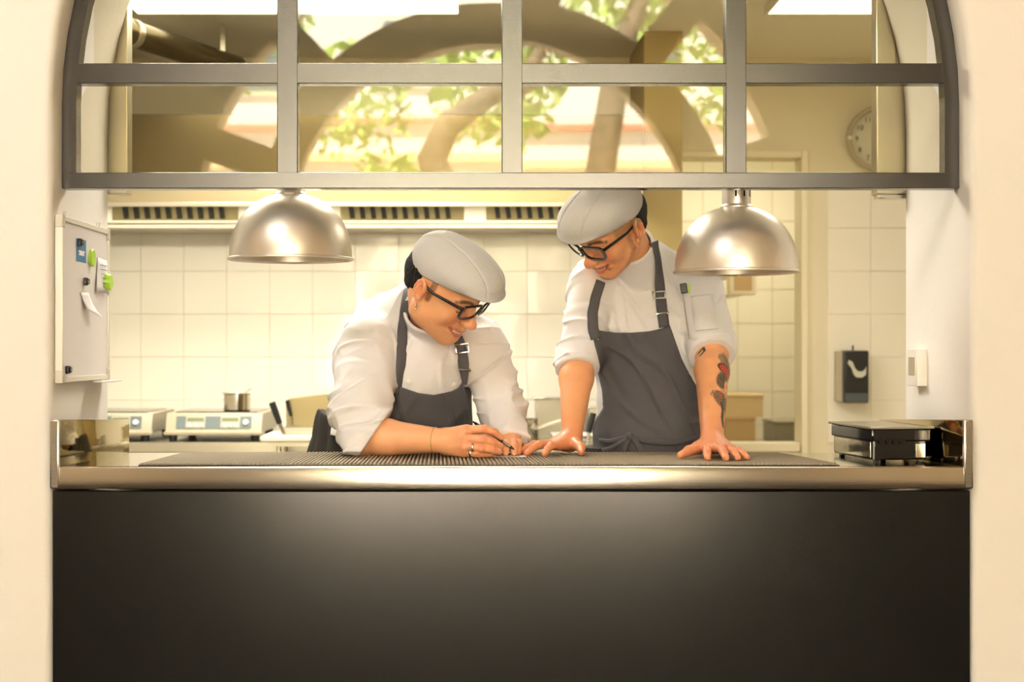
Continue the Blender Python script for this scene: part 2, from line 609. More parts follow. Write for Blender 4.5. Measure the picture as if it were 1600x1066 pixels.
bm_box(bm, -TS / 2 + 0.0006, TS / 2 - 0.0006, -0.006, 0.0, -TS / 2 + 0.0006, TS / 2 - 0.0006, 0.001, seg=1)
tile0 = from_bm('tile', bm, M_tile, kb, smooth=True, angle=30)
tile_me = tile0.data
first = True
rng = random.Random(11)
for ix in range(25):
    for iz in range(6):
        x = -2.22 + ix * TS
        z = 0.80 + TS * (iz + 0.5)
        if x + TS / 2 > DX0 - 0.05 and x - TS / 2 < DX1 + 0.05:
            continue
        if x > 2.6:
            continue
        o = tile0 if first else link('tile', tile_me, None, kb)
        first = False
        o.location = (x, KY, z)
        o.rotation_euler = (math.radians(rng.gauss(0, 0.6)), 0, math.radians(rng.gauss(0, 0.6)))

# pillar between hood and doorway
tag(box('wall_pillar', 0.70, 0.86, 5.95, KY, 0, 2.56, mat('olive_paint', rgb(158, 138, 88), 0.6)), kind='structure')
# door frame
df = thing('door_1', ((DX0 + DX1) / 2, KY, 0), kind='structure')
box('door_jamb', DX0 - 0.03, DX0, KY - 0.03, KY + 0.12, 0, DZ + 0.03, M_door, df, bev=0.004)
box('door_jamb', DX1, DX1 + 0.028, KY - 0.03, KY + 0.12, 0, DZ + 0.03, M_door, df, bev=0.004)
box('door_head', DX0, DX1, KY - 0.03, KY + 0.12, DZ, DZ + 0.03, M_door, df, bev=0.004)
box('sill', DX0, DX1 - 0.005, KY - 0.02, KY + 0.12, 0.76, 0.80, M_door, df, bev=0.004)
box('lower_panel', DX0, DX1, KY + 0.01, KY + 0.10, 0, 0.76, M_door, df)
# store room behind
SY = 8.2
sb = thing('wall_store', (1.3, SY, 0), kind='structure')
box('plaster', 0.5, 2.7, SY, SY + 0.1, 0, 2.56, M_grout, sb)
bm = bmesh.new()
for ix in range(11):
    for iz in range(13):
        x, z = 0.5 + 0.2 * ix + 0.1, 0.2 * iz * 0.98 + 0.1
        bm_box(bm, x - 0.096, x + 0.096, SY - 0.01, SY, z - 0.096, z + 0.096)
st = from_bm('tiles', bm, M_tile, sb)
st['kind'] = 'stuff'
tag(box('wall_store_left', 0.4, 0.5, KY + 0.1, SY + 0.1, 0, 2.56, M_kwall), kind='structure')
tag(box('wall_store_right', 2.7, 2.8, KY + 0.1, SY + 0.1, 0, 2.56, M_kwall), kind='structure')
tag(box('ceiling', 0.4, 2.8, KY + 0.1, SY + 0.1, 2.56, 2.66, M_ceil), kind='structure')
light('store_room_lamp', 'AREA', (1.4, 7.3, 2.5), 18.0, (1.0, 0.92, 0.68), 0.6)

sh = thing('steel_shelf', (1.35, 7.6, 0), 'steel shelf in the store room seen through the doorway', 'shelf')
box('board', 0.95, 2.1, 7.4, 7.9, 0.70, 0.73, M_steeld, sh)
for x in (0.97, 2.05):
    for y in (7.42, 7.86):
        box('leg', x, x + 0.03, y, y + 0.03, 0, 0.70, M_steeld, sh)
for i, (xa, xb, za, zb, m_, lab) in enumerate(((1.30, 1.46, 0.73, 0.87, M_card, 'squat cardboard carton on the store shelf, left one'), (1.56, 1.74, 0.73, 0.85, M_lid, 'grey plastic tub on the store shelf, right of the carton'),
                                             (1.28, 1.50, 0.87, 0.99, mat('kraft_carton', rgb(222, 196, 150), 0.8), 'pale carton stacked on the squat cardboard carton'))):
    b = thing('carton', ((xa + xb) / 2, 7.5, za), lab, 'box')
    box('body', xa, xb, 7.45, 7.75, za, zb - 0.015, m_, b, bev=0.004)
    box('lid', xa - 0.004, xb + 0.004, 7.445, 7.755, zb - 0.015, zb, m_, b, bev=0.004)
fb = thing('wall_box', (1.24, 7.0, 1.55), 'small wooden-fronted wall box beyond the doorway, under the right lamp', 'box')
box('body', 1.22, 1.345, 6.85, 6.95, 1.49, 1.60, M_door, fb, bev=0.004)
box('front', 1.24, 1.325, 6.845, 6.852, 1.51, 1.58, M_card, fb, bev=0.002)
for z in (1.495, 1.595):
    box('bracket', 1.25, 1.31, 6.95, 8.19, z - 0.004, z + 0.004, M_steeld, fb)

# ceiling light panels
for x0, x1, lab in ((-1.325, -0.062, 'long glowing ceiling light panel over the kitchen, left'), (1.12, 1.72, 'short glowing ceiling light panel over the kitchen, right')):
    lp = thing('ceiling_light', ((x0 + x1) / 2, 5.2, 2.56), lab, 'lamp', None)
    box('diffuser', x0 + 0.01, x1 - 0.01, 4.90, 5.52, 2.535, 2.545, M_diff, lp)
    bm = bmesh.new()
    bm_box(bm, x0, x1, 4.88, 4.90, 2.53, 2.56); bm_box(bm, x0, x1, 5.52, 5.54, 2.53, 2.56)
    bm_box(bm, x0, x0 + 0.01, 4.9, 5.52, 2.53, 2.56); bm_box(bm, x1 - 0.01, x1, 4.9, 5.52, 2.53, 2.56)
    from_bm('rim', bm, M_white, lp)

# ------------------------------------------------------------------ extraction hood
M_hood = mat('hood_steel', rgb(92, 82, 58), 0.25, 0.9)
hd = thing('extraction_hood', (-0.6, 6.1, 1.75), 'wide stainless extraction hood above the cooking line', 'hood')
HX0, HX1 = -2.4, 0.667
box('canopy_front', HX0, HX1, 5.70, 5.72, 1.89, 2.17, M_hood, hd, bev=0.002)
box('canopy_lip', HX0, HX1, 5.695, 5.722, 1.803, 1.89, mat('lip_steel', rgb(158, 146, 116), 0.35, 0.8), hd, bev=0.002)
box('canopy_top', HX0, HX1, 5.72, 6.49, 2.15, 2.17, M_steeld, hd)
box('side_panel', HX1 - 0.02, HX1, 5.72, 6.49, 1.803, 2.15, M_steeld, hd)
box('back_gutter', HX0, HX1, 6.24, 6.49, 1.755, 1.792, M_steeld, hd, bev=0.006)
box('front_trim', HX0, HX1, 5.69, 5.70, 1.80, 1.818, M_steeld, hd, bev=0.002)
# baffle filters: each a plate, its shaded gaps put on as dark slanted blocks
fz0, fz1 = 1.79, 1.862
M_filter = mat('filter_steel', rgb(150, 138, 98), 0.5, 0.6)
gap_m = mat('gap_shade', rgb(30, 30, 24), 0.6)
for fx in (-1.56, -0.575, 0.06):
    f = box('filter', fx - 0.03 if fx < -1 else fx - 0.02, fx + 0.52, 6.2, 6.21, fz0, fz1 + 0.05, M_filter, hd)
    for k in range(10):
        Mx = Matrix.Translation((fx + 0.03 + k * 0.0465, 6.193, (fz0 + fz1) / 2)) @ Matrix.Rotation(math.radians(-8), 4, 'Y')
        box('slot', -0.010, 0.010, -0.007, 0.007, -0.029, 0.029, gap_m, f, M=Mx)
box('filter_rail', HX0, HX1 - 0.02, 6.205, 6.24, 1.78, 2.14, M_steeld, hd)
# duct along the ceiling
dp = thing('round_duct', (-1.3, 5.3, 2.38), 'round stainless duct pipe running under the kitchen ceiling', 'pipe')
tube('pipe', [(-1.75, 4.2, 2.40), (-1.29, 5.25, 2.40), (-1.0, 5.92, 2.40)], 0.05, M_hood, dp, seg=20)
tube('joint', [(-1.285, 5.26, 2.40), (-1.275, 5.285, 2.40)], 0.055, M_steeld, dp, seg=20)
box('hanger', -1.30, -1.28, 5.24, 5.26, 2.44, 2.56, M_steeld, dp)
box('hanger', -1.05, -1.03, 5.82, 5.84, 2.44, 2.56, M_steeld, dp)
# ------------------------------------------------------------------ serving counter
ct = thing('serving_counter', (AX, 3.6, 0), 'long stainless serving counter with a black front panel under the hatch', 'counter')
box('front_panel', XL + 0.002, XR - 0.002, 3.402, 3.44, 0, 0.893, M_panel, ct, bev=0.003)
bm = bmesh.new()
vs = bm_box(bm, XL + 0.004, XR - 0.004, 3.383, 3.83, CT - 0.052, CT, 0.003)
for v in vs:      # the front edge leans back a little
    if v.co.y < 3.5:
        v.co.y += (v.co.z - (CT - 0.052)) * 0.06
from_bm('worktop', bm, M_steel, ct, smooth=True, angle=35)
M_ctop = mat('polished_worktop', rgb(208, 203, 192), 0.12, 1.0, bump=(30, 0.02))
box('top_sheet', XL + 0.03, XR - 0.03, 3.392, 3.828, CT, CT + 0.0012, M_ctop, ct)


M_upst = mat('mirror_steel', rgb(172, 158, 122), 0.07, 1.0, bump=(6, 0.12))


def upstand(pts, name):
    # thin plate standing on the counter along pts (x, y), with a slightly falling top edge
    bm = bmesh.new()
    th = 0.012
    (xa, ya), (xb, yb) = pts
    d = Vector((xb - xa, yb - ya, 0)).normalized()
    nn = Vector((d.y, -d.x, 0)) * (1 if xa < 0 else -1)
    za, zb = CT + 0.113, CAMZ - 112.5 / FPX * yb
    vs = [bm.verts.new(p) for p in ((xa, ya, CT - 0.05), (xb, yb, CT - 0.05), (xb, yb, zb), (xa, ya, za))]
    v2 = [bm.verts.new(v.co - nn * th) for v in vs]
    bm.faces.new(vs); bm.faces.new(v2[::-1])
    for i in range(4):
        j = (i + 1) % 4
        bm.faces.new((vs[i], v2[i], v2[j], vs[j]))
    bmesh.ops.bevel(bm, geom=bm.edges[:], offset=0.003, segments=2, profile=0.5, affect='EDGES')
    return from_bm(name, bm, M_upst, ct, smooth=True, angle=35)


upstand(((XL + 0.024, 3.388), (-0.935, 3.83)), 'upstand')
upstand(((XR - 0.024, 3.388), (1.083, 3.83)), 'upstand')
box('end_cap', XL + 0.001, XL + 0.024, 3.383, 3.41, CT - 0.052, CT + 0.113, M_steel, ct, bev=0.004)
box('end_cap', XR - 0.024, XR - 0.001, 3.383, 3.41, CT - 0.052, CT + 0.113, M_steel, ct, bev=0.004)
box('rear_panel', XL + 0.06, XR - 0.06, 3.79, 3.80, 0.0, CT - 0.052, M_steeld, ct)

# ribbed rubber bar mat
mt = thing('rubber_mat', (0, 3.59, CT), 'long dark ribbed rubber mat lying along the steel counter', 'mat')
mp_ = [(PX(216, 0, 3.41)[0], 3.41), (PX(1312, 0, 3.41)[0], 3.41), (PX(1216, 0, 3.79)[0], 3.79), (PX(288, 0, 3.79)[0], 3.79)]
CT += 0.0012
bm = bmesh.new()
vs = bm_prism(bm, mp_, 'z', CT, CT + 0.002)
from_bm('mat_base', bm, M_rubberd, mt)
bm = bmesh.new()
nr = 168
for i in range(nr):
    t = (i + 0.5) / nr
    xa = mp_[0][0] + (mp_[1][0] - mp_[0][0]) * t
    xb = mp_[3][0] + (mp_[2][0] - mp_[3][0]) * t
    w = 0.0034
    q = []
    for x, y in ((xa, 3.411), (xb, 3.789)):
        q.append([bm.verts.new(p) for p in ((x - w, y, CT + 0.001), (x + w, y, CT + 0.001), (x + w * 0.55, y, CT + 0.0055), (x - w * 0.55, y, CT + 0.0055))])
    a, b = q
    for k in range(4):
        bm.faces.new((a[k], a[(k + 1) % 4], b[(k + 1) % 4], b[k]))
    bm.faces.new(a); bm.faces.new(b)
o = from_bm('ribs', bm, M_rubber, mt)
o['kind'] = 'stuff'
MT = CT + 0.0055     # top of the mat


# ------------------------------------------------------------------ heat lamps
def heat_lamp(x, rimz, domeh, neckh, slots, label):
    Y = 3.66
    t = thing('heat_lamp', (x, Y, rimz), label, 'lamp', 'heat lamps over the counter')
    R = 0.1575
    prof = [(R + 0.0045, 0.0), (R + 0.004, 0.004), (R, 0.006)]
    for k in range(1, 19):
        a = math.pi / 2 * k / 18
        r = R * math.cos(a) ** 0.92
        z = 0.006 + (domeh - 0.006) * math.sin(a) ** 0.95
        if r < 0.036:
            break
        prof.append((r, z))
    inner = [(max(r - 0.0025, 0.03), z - 0.002) for r, z in prof[::-1][:-2]] + [(R + 0.002, -0.001)]
    lathe('shade', prof + inner + [prof[0]], (x, Y, rimz), M_alu, t, 72)
    zt = prof[-1][1]
    rn = 0.0365
    neck = [(rn - 0.004, zt - 0.004), (rn + 0.006, zt - 0.003), (rn + 0.006, zt + 0.003), (rn, zt + 0.009), (rn, zt + neckh - 0.004), (rn - 0.004, zt + neckh), (0.008, zt + neckh + 0.002)]
    nk = lathe('neck', neck, (x, Y, rimz), M_alu, t, 40)
    if slots:
        for k in range(8):
            a = -math.pi / 2 + (k - 0.35) * math.pi / 5.2
            Mx = Matrix.Translation((x, Y, rimz + zt + 0.038)) @ Matrix.Rotation(a, 4, 'Z')
            box('vent_slot', rn - 0.002, rn + 0.0008, -0.0022, 0.0022, -0.011, 0.011, M_blackg, nk, bev=0.0006, M=Mx)
    else:
        box('bolt', x - 0.012, x + 0.012, Y - rn - 0.004, Y - rn + 0.004, rimz + zt + 0.012, rimz + zt + 0.02, M_alu, nk, bev=0.002)
    sof = AZ + math.sqrt(AR ** 2 - (x - AX) ** 2)
    tube('cord', [(x, Y, rimz + zt + neckh), (x, Y, sof - 0.03)], 0.008, M_black, t, seg=12)
    lathe('ceiling_cup', [(0.008, -0.045), (0.03, -0.035), (0.035, -0.002), (0, 0)], (x, Y, sof), M_alu, t, 24)
    lathe('bulb', [(0, 0.02), (0.03, 0.028), (0.048, 0.05), (0.045, 0.075), (0.02, 0.11), (0.015, 0.13)], (x, Y, rimz), mat('lamp_bulb', rgb(235, 225, 205), 0.2), t, 24)
    return t


heat_lamp(-0.4786, 1.461, 0.172, 0.036, False, 'left dome heat lamp of spun aluminium, hanging left of the leaning chef')
heat_lamp(0.668, 1.428, 0.172, 0.075, True, 'right dome heat lamp with a slotted neck, hanging before the tattooed chef')

# ------------------------------------------------------------------ whiteboard on the left jamb
WX = XL + 0.020
wb = thing('whiteboard', (XL, 3.64, 1.35), 'narrow aluminium framed whiteboard mounted on the left jamb', 'whiteboard')
WY0, WY1, WZ0, WZ1 = 3.425, 3.868, 1.150, 1.556
box('panel', XL + 0.001, WX - 0.004, WY0 + 0.01, WY1 - 0.01, WZ0 + 0.01, WZ1 - 0.01, M_wboard, wb)
box('frame_bar', XL + 0.001, WX, WY0, WY0 + 0.012, WZ0 + 0.02, WZ1 - 0.03, M_alub, wb, bev=0.002)
box('frame_bar', XL + 0.001, WX, WY1 - 0.014, WY1, WZ0 + 0.02, WZ1 - 0.03, M_alub, wb, bev=0.002)
box('frame_bar', XL + 0.001, WX, WY0 + 0.02, WY1 - 0.02, WZ1 - 0.014, WZ1, M_alub, wb, bev=0.002)
box('frame_bar', XL + 0.001, WX, WY0 + 0.02, WY1 - 0.02, WZ0, WZ0 + 0.014, M_alub, wb, bev=0.002)
M_cap = mat('grey_corner_plastic', rgb(205, 198, 185), 0.5)
for y in (WY0 - 0.001, WY1 - 0.021):
    for z in (WZ0 - 0.001, WZ1 - 0.031):
        box('corner_cap', XL + 0.001, WX + 0.001, y, y + 0.022, z, z + 0.032, M_cap, wb, bev=0.003)
box('pen_tray', WX - 0.004, WX + 0.03, WY1 - 0.16, WY1 + 0.01, WZ0 - 0.006, WZ0 - 0.002, M_alub, wb, bev=0.001)
for y in (WY0 + 0.05, WY1 - 0.08):
    tube('hook', [(XL + 0.004, y, WZ1), (XL + 0.006, y + 0.004, WZ1 + 0.012), (XL + 0.01, y + 0.012, WZ1 + 0.014), (XL + 0.006, y + 0.016, WZ1)], 0.0015, M_alub, wb, 6)


def on_board(px, py, x=WX - 0.004):
    Y = x * FPX / (px - CX)
    return Y, CAMZ + (CY - py) / FPX * Y


def board_magnet(px, py, r, h, m, label, group):
    Y, z = on_board(px, py)
    Mx = Matrix.Translation((WX - 0.004, Y, z)) @ Matrix.Rotation(math.pi / 2, 4, 'Y')
    o = lathe('magnet', [(r, 0), (r, h * 0.7), (r * 0.9, h), (0, h)], (0, 0, 0), m, None, 24, Mx)
    tag(o, label, 'magnet', group)


board_magnet(142, 403, 0.0225, 0.008, M_green, 'upper round lime green magnet on the whiteboard', 'whiteboard magnets')
board_magnet(162.5, 441, 0.0225, 0.020, M_green, 'lower round lime green magnet near the whiteboard edge', 'whiteboard magnets')
for px, py, lab in ((123, 379, 'black magnet holding the blue card on the whiteboard'), (132, 440, 'black magnet in the middle of the whiteboard above the curled note'), (104, 578, 'black magnet in the bottom near corner of the whiteboard')):
    Y, z = on_board(px, py)
    k = thing('magnet', (WX - 0.004, Y, z), lab, 'magnet', 'whiteboard magnets')
    box('base', WX - 0.004, WX + 0.004, Y - 0.011, Y + 0.011, z - 0.010, z + 0.010, M_black, k, bev=0.002)
    box('grip', WX + 0.004, WX + 0.009, Y - 0.008, Y + 0.008, z - 0.007, z + 0.007, M_blackg, k, bev=0.002)
Ya, z1 = on_board(119, 372)
Yb, z0 = on_board(134, 411)
cd = thing('card', (WX, (Ya + Yb) / 2, (z0 + z1) / 2), 'small blue printed card pinned on the whiteboard', 'card')
box('sheet', WX - 0.0038, WX - 0.003, Ya, Yb, z0, z1, M_blue, cd)
for k, (f0, f1) in enumerate(((0.2, 0.85), (0.3, 0.75), (0.25, 0.8))):
    zz = z0 + (z1 - z0) * (0.42 - 0.07 * k)
    box('print', WX - 0.0031, WX - 0.0026, Ya + (Yb - Ya) * f0, Ya + (Yb - Ya) * f1, zz, zz + 0.004, M_paper, cd)


def note(pts, bulge, label):
    q = [on_board(*p) for p in pts]   # four corners: top near, top far, bottom far, bottom near
    V, F = [], []
    nn = 6
    for i in range(nn + 1):
        for j in range(nn + 1):
            s, t = i / nn, j / nn
            y = (q[0][0] * (1 - s) + q[1][0] * s) * (1 - t) + (q[3][0] * (1 - s) + q[2][0] * s) * t
            z = (q[0][1] * (1 - s) + q[1][1] * s) * (1 - t) + (q[3][1] * (1 - s) + q[2][1] * s) * t
            V.append((WX - 0.003 + bulge * (t ** 2) * (0.4 + 0.6 * s) + 0.0005 * math.sin(5 * t), y, z))
    for i in range(nn):
        for j in range(nn):
            a = i * (nn + 1) + j
            F.append((a, a + 1, a + nn + 2, a + nn + 1))
    o = raw('note', V, F, M_paper, None, True)
    sm = o.modifiers.new('thick', 'SOLIDIFY')
    sm.thickness = 0.0004
    tag(o, label, 'paper')
    return o


nt_ = note(((152, 402), (167, 408), (165, 458), (148, 456)), 0.012, 'white handwritten note under the lime magnets at the whiteboard edge')
for k in range(5):
    Y0, z0 = on_board(154, 414 + 7 * k)
    Y1, z1 = on_board(164, 415 + 7 * k)
    box('handwriting', WX + 0.0005 + .0016 * k, WX + 0.0012 + .0016 * k, Y0, Y1, z0 - 0.001, z0 + 0.001, M_ink, nt_)
note(((125, 457), (138, 457), (145, 496), (131, 484)), 0.025, 'small curled white note hanging low on the whiteboard')

# switch on the right jamb
SWY0, SWY1, SWZ0, SWZ1 = 3.738, 3.822, 1.1335, 1.232
swt = thing('wall_switch', (XR, 3.78, 1.18), 'square white wall switch box on the right jamb', 'switch')
box('cover', XR - 0.027, XR + 0.002, SWY0, SWY1, SWZ0, SWZ1, M_white, swt, bev=0.003)
box('rocker', XR - 0.0285, XR - 0.026, SWY0 + 0.018, SWY1 - 0.018, SWZ0 + 0.028, SWZ1 - 0.022, mat('rocker_grey', rgb(170, 155, 125), 0.3), swt, bev=0.0005)

# ------------------------------------------------------------------ smoky box on the counter
bx = thing('cutlery_box', (1.05, 3.62, CT), 'smoky black plastic box with a grey lid at the right end of the counter', 'box')
Mb = Matrix.Translation((0.972, 3.492, CT)) @ Matrix.Rotation(math.radians(8), 4, 'Z')


def bxp(x0, x1, y0, y1, z0, z1, name, m, bev=0.002, par=None):
    return box(name, x0, x1, y0, y1, z0, z1, m, par or bx, bev=bev, M=Mb)


bxp(0.0, 0.142, 0.0, 0.25, 0.006, 0.078, 'body', M_smoke, 0.006)
bxp(-0.004, 0.150, -0.004, 0.256, 0.052, 0.083, 'rim', M_smoke, 0.004)
bxp(-0.010, 0.158, -0.008, 0.262, 0.083, 0.089, 'lid', M_lid, 0.002)
for k in range(4):
    Mx = Mb @ Matrix.Translation((0.022 + 0.0175 * k, -0.004, 0.053)) @ Matrix.Rotation(math.pi / 2, 4, 'X')
    lathe('scallop', [(0, 0), (0.0078, 0), (0.0078, 0.0012), (0, 0.0015)], (0, 0, 0), M_blackg, bx, 16, Mx)
bxp(0.112, 0.136, -0.0012, 0.002, 0.012, 0.046, 'label_window', M_steelp, 0.0005)
bxp(0.001, 0.004, -0.002, 0.002, 0.008, 0.080, 'corner_edge', mat('clear_edge', rgb(150, 165, 160), 0.1), 0.0005)
bxp(-0.001, 0.001, 0.012, 0.238, 0.012, 0.050, 'side_mirror', M_steelp, 0.0004)  # polished plate added for the reflection on the box's side
for x in (0.012, 0.125):
    for y in (0.015, 0.23):
        bxp(x, x + 0.012, y, y + 0.012, 0, 0.007, 'foot', M_black, 0.001)

# ------------------------------------------------------------------ cooking line behind
bench = thing('kitchen_bench', (0, 6.0, 0), 'long polished stainless bench with a raised ledge along the tiled wall', 'bench')
box('bench_top', -2.45, 0.69, 5.15, 6.49, 0.765, 0.80, M_steelp, bench, bev=0.003)
box('raised_ledge', -2.45, 0.69, 5.90, 6.48, 0.80, 0.842, M_steeld, bench, bev=0.003)
box('front', -2.45, 0.69, 5.25, 5.27, 0.12, 0.765, M_steeld, bench)
for x in (-2.4, -0.8, 0.6):
    box('leg', x, x + 0.05, 5.3, 5.35, 0, 0.765, M_steeld, bench)
LZ = 0.842
M_hob = mat('hob_housing', rgb(176, 166, 142), 0.45)
M_btn = mat('hob_plate', rgb(172, 169, 154), 0.45)


def hob(x0, x1, label, lit):
    t = thing('induction_hob', ((x0 + x1) / 2, 6.15, LZ), label, 'appliance', 'countertop hobs')
    Y0 = 5.95
    poly = [(Y0, LZ + 0.035), (Y0 + 0.03, LZ + 0.118), (Y0 + 0.46, LZ + 0.118), (Y0 + 0.46, LZ + 0.035)]
    prism('housing', poly, 'x', x0, x1, M_hob, t, bev=0.004)
    box('cooking_plate', x0 + 0.03, x1 - 0.03, Y0 + 0.07, Y0 + 0.43, LZ + 0.118, LZ + 0.122, M_blackg, t)
    box('lower_lip', x0 - 0.004, x1 + 0.004, Y0 - 0.012, Y0 + 0.02, LZ + 0.026, LZ + 0.042, M_hob, t, bev=0.004)
    w = x1 - x0
    ang = math.atan2(0.03, 0.083)
    Mx = Matrix.Translation((x0, Y0 + 0.015, LZ + 0.078)) @ Matrix.Rotation(-ang, 4, 'X')
    pb = box('control_strip', w * 0.11, w * 0.89, -0.002, 0.002, -0.026, 0.028, mat('pale_blue_panel', rgb(104, 116, 116), 0.4), t, M=Mx)
    for k in range(2):
        c = w * (0.31 + 0.36 * k)
        d = box('display_plate', c - w * 0.1, c + w * 0.1, -0.004, 0.0, -0.024, 0.027, M_btn, pb, M=Mx)
        box('display', c - w * 0.085, c + w * 0.085, -0.0055, 0.0, 0.006, 0.02, mat('lcd_green', rgb(120, 124, 84), 0.3) if not (lit and k == 0) else mat('lcd_blue', rgb(120, 160, 230), 0.3, emit=(rgb(120, 160, 240), 0.9)), pb, M=Mx)
        for q in range(3):
            lathe('button', [(0.007, 0), (0.006, 0.003), (0, 0.004)], (0, 0, 0), M_white, pb, 12, Mx @ Matrix.Translation((c - w * 0.06 + w * 0.06 * q, -0.004, -0.012)) @ Matrix.Rotation(math.pi / 2, 4, 'X'))
    lathe('knob', [(0.012, 0), (0.011, 0.008), (0, 0.01)], (0, 0, 0), M_white, pb, 20, Mx @ Matrix.Translation((w * 0.83, -0.002, 0.0)) @ Matrix.Rotation(math.pi / 2, 4, 'X'))
    for x in (x0 + 0.03, x1 - 0.03):
        for y in (Y0 + 0.02, Y0 + 0.42):
            lathe('foot', [(0.016, 0.0), (0.02, 0.03), (0, 0.032)], (x, y, LZ), M_black, t, 16)
    return t


hob(-1.305, -0.90, 'pale countertop hob with two displays, under the small pot', False)
hob(-1.76, -1.362, 'pale countertop hob half hidden behind the left counter upstand', True)
pz = LZ + 0.122
pt = thing('saucepan', (-1.03, 6.14, pz), 'small stainless pot with a spoon, on the right hob', 'pot')
lathe('pan', [(0, 0.0), (0.054, 0.0), (0.058, 0.004), (0.058, 0.07), (0.061, 0.073), (0.056, 0.073), (0.054, 0.008), (0, 0.006)], (-1.035, 6.14, pz), M_steelp, pt, 40)
tube('handle', [(-1.035 - 0.03, 6.14 + 0.05, pz + 0.06), (-1.035 - 0.06, 6.14 + 0.11, pz + 0.068), (-1.035 - 0.09, 6.14 + 0.17, pz + 0.07)], 0.007, M_steelp, pt, 8)
sp_ = thing('spoon', (-1.0, 6.12, pz + 0.05), 'small dark spoon leaning out of the stainless pot', 'spoon')
tube('shaft', [(-1.035, 6.12, pz + 0.03), (-0.995, 6.12, pz + 0.078), (-0.972, 6.12, pz + 0.095)], 0.0035, M_steeld, sp_, 8)
lathe('bowl', [(0, 0), (0.012, 0.004), (0.016, 0.010), (0.015, 0.011), (0, 0.003)], (-1.04, 6.12, pz + 0.016), M_steeld, sp_, 16)

# white board on feet with a steel pan and turners
cbd = thing('chopping_board', (-0.74, 5.62, 0.80), 'thick white chopping board raised on steel feet on the bench', 'board')
box('slab', -0.842, -0.52, 5.52, 5.84, 0.868, 0.892, mat('white_board', rgb(245, 236, 215), 0.45), cbd, bev=0.006)
box('under_frame', -0.82, -0.54, 5.54, 5.82, 0.85, 0.868, M_steeld, cbd)
for x in (-0.775, -0.57):
    for y in (5.57, 5.77):
        lathe('foot', [(0.014, 0), (0.01, 0.01), (0.01, 0.05)], (x, y, 0.80), M_steeld, cbd, 12)
M_pan = mat('dull_pan_steel', rgb(150, 137, 100), 0.4, 0.7)
pnl = thing('steel_pan', (-0.62, 5.74, 0.892), 'deep stainless pan standing on the white chopping board', 'pan')
prism('wall', [(-0.77, 0.892), (-0.775, 1.02), (-0.755, 1.032), (-0.62, 1.046), (-0.50, 1.046), (-0.50, 0.892)], 'y', 5.76, 5.80, M_pan, pnl, bev=0.004)
box('tray', -0.77, -0.50, 5.60, 5.76, 0.892, 0.92, M_steeld, pnl, bev=0.004)


def turner(name, a, b, c, r, label):
    t = thing(name, tuple(a), label, 'utensil', 'black handled utensils')
    tube('handle', [b, (np.array(b) + np.array(c)) / 2, c], [r * 0.85, r, r], M_black, t, 12)
    tube('shank', [a, b], r * 0.6, M_steelp, t, 10)


turner('spatula', PX(443, 682, 5.585), PX(437, 662, 5.58), PX(425, 629, 5.57), 0.013, 'black handled turner leaning on the chopping board, left of the steel pan')
turner('spatula', PX(456, 676, 5.735), PX(454.5, 650, 5.73), PX(448.5, 626, 5.72), 0.008, 'thin black handled utensil standing against the steel pan')
turner('knife', PX(917, 712, 5.3), PX(920, 676, 5.32), PX(927, 646, 5.33), 0.012, 'black handled knife standing on the bench between the chefs')
cb2 = thing('utensil_holder', (0.43, 5.35, 0.80), 'small steel utensil holder behind the standing chef', 'holder')
box('cup', 0.37, 0.49, 5.27, 5.40, 0.80, 0.84, M_steeld, cb2, bev=0.003)
box('cup_lip', 0.365, 0.495, 5.265, 5.405, 0.84, 0.846, M_steelp, cb2, bev=0.002)
# pots between the two chefs
p2 = thing('saucepan', (0.21, 6.1, LZ), 'steel saucepan with a long handle on the ledge between the chefs', 'pot')
lathe('pan', [(0, 0), (0.055, 0), (0.058, 0.004), (0.058, 0.085), (0.061, 0.088), (0.055, 0.088), (0.053, 0.008), (0, 0.006)], (0.205, 6.1, LZ), M_steelp, p2, 32)
tube('handle', [(0.26, 6.08, LZ + 0.05), (0.33, 6.05, LZ + 0.075), (0.40, 6.02, LZ + 0.095)], 0.007, M_steeld, p2, 8)
b2 = thing('steel_container', (0.33, 6.3, LZ), 'tall steel food container at the tiled wall between the chefs', 'container')
box('body', 0.26, 0.42, 6.22, 6.40, LZ, LZ + 0.17, M_steeld, b2, bev=0.006)
box('rim', 0.25, 0.43, 6.21, 6.41, LZ + 0.165, LZ + 0.175, M_steelp, b2, bev=0.003)
b3 = thing('white_tray', (0.37, 6.05, LZ), 'shallow white tray on the ledge behind the arm of the standing chef', 'tray')
box('base', 0.33, 0.62, 5.98, 6.18, LZ, LZ + 0.02, M_white, b3, bev=0.004)
box('rim', 0.32, 0.63, 5.97, 6.19, LZ + 0.02, LZ + 0.026, M_white, b3, bev=0.003)
b4 = thing('steel_container', (0.57, 6.3, LZ), 'low steel food container behind the apron of the standing chef', 'container')
box('body', 0.49, 0.66, 6.22, 6.40, LZ, LZ + 0.13, M_steeld, b4, bev=0.006)
box('rim', 0.48, 0.67, 6.21, 6.41, LZ + 0.125, LZ + 0.135, M_steelp, b4, bev=0.003)

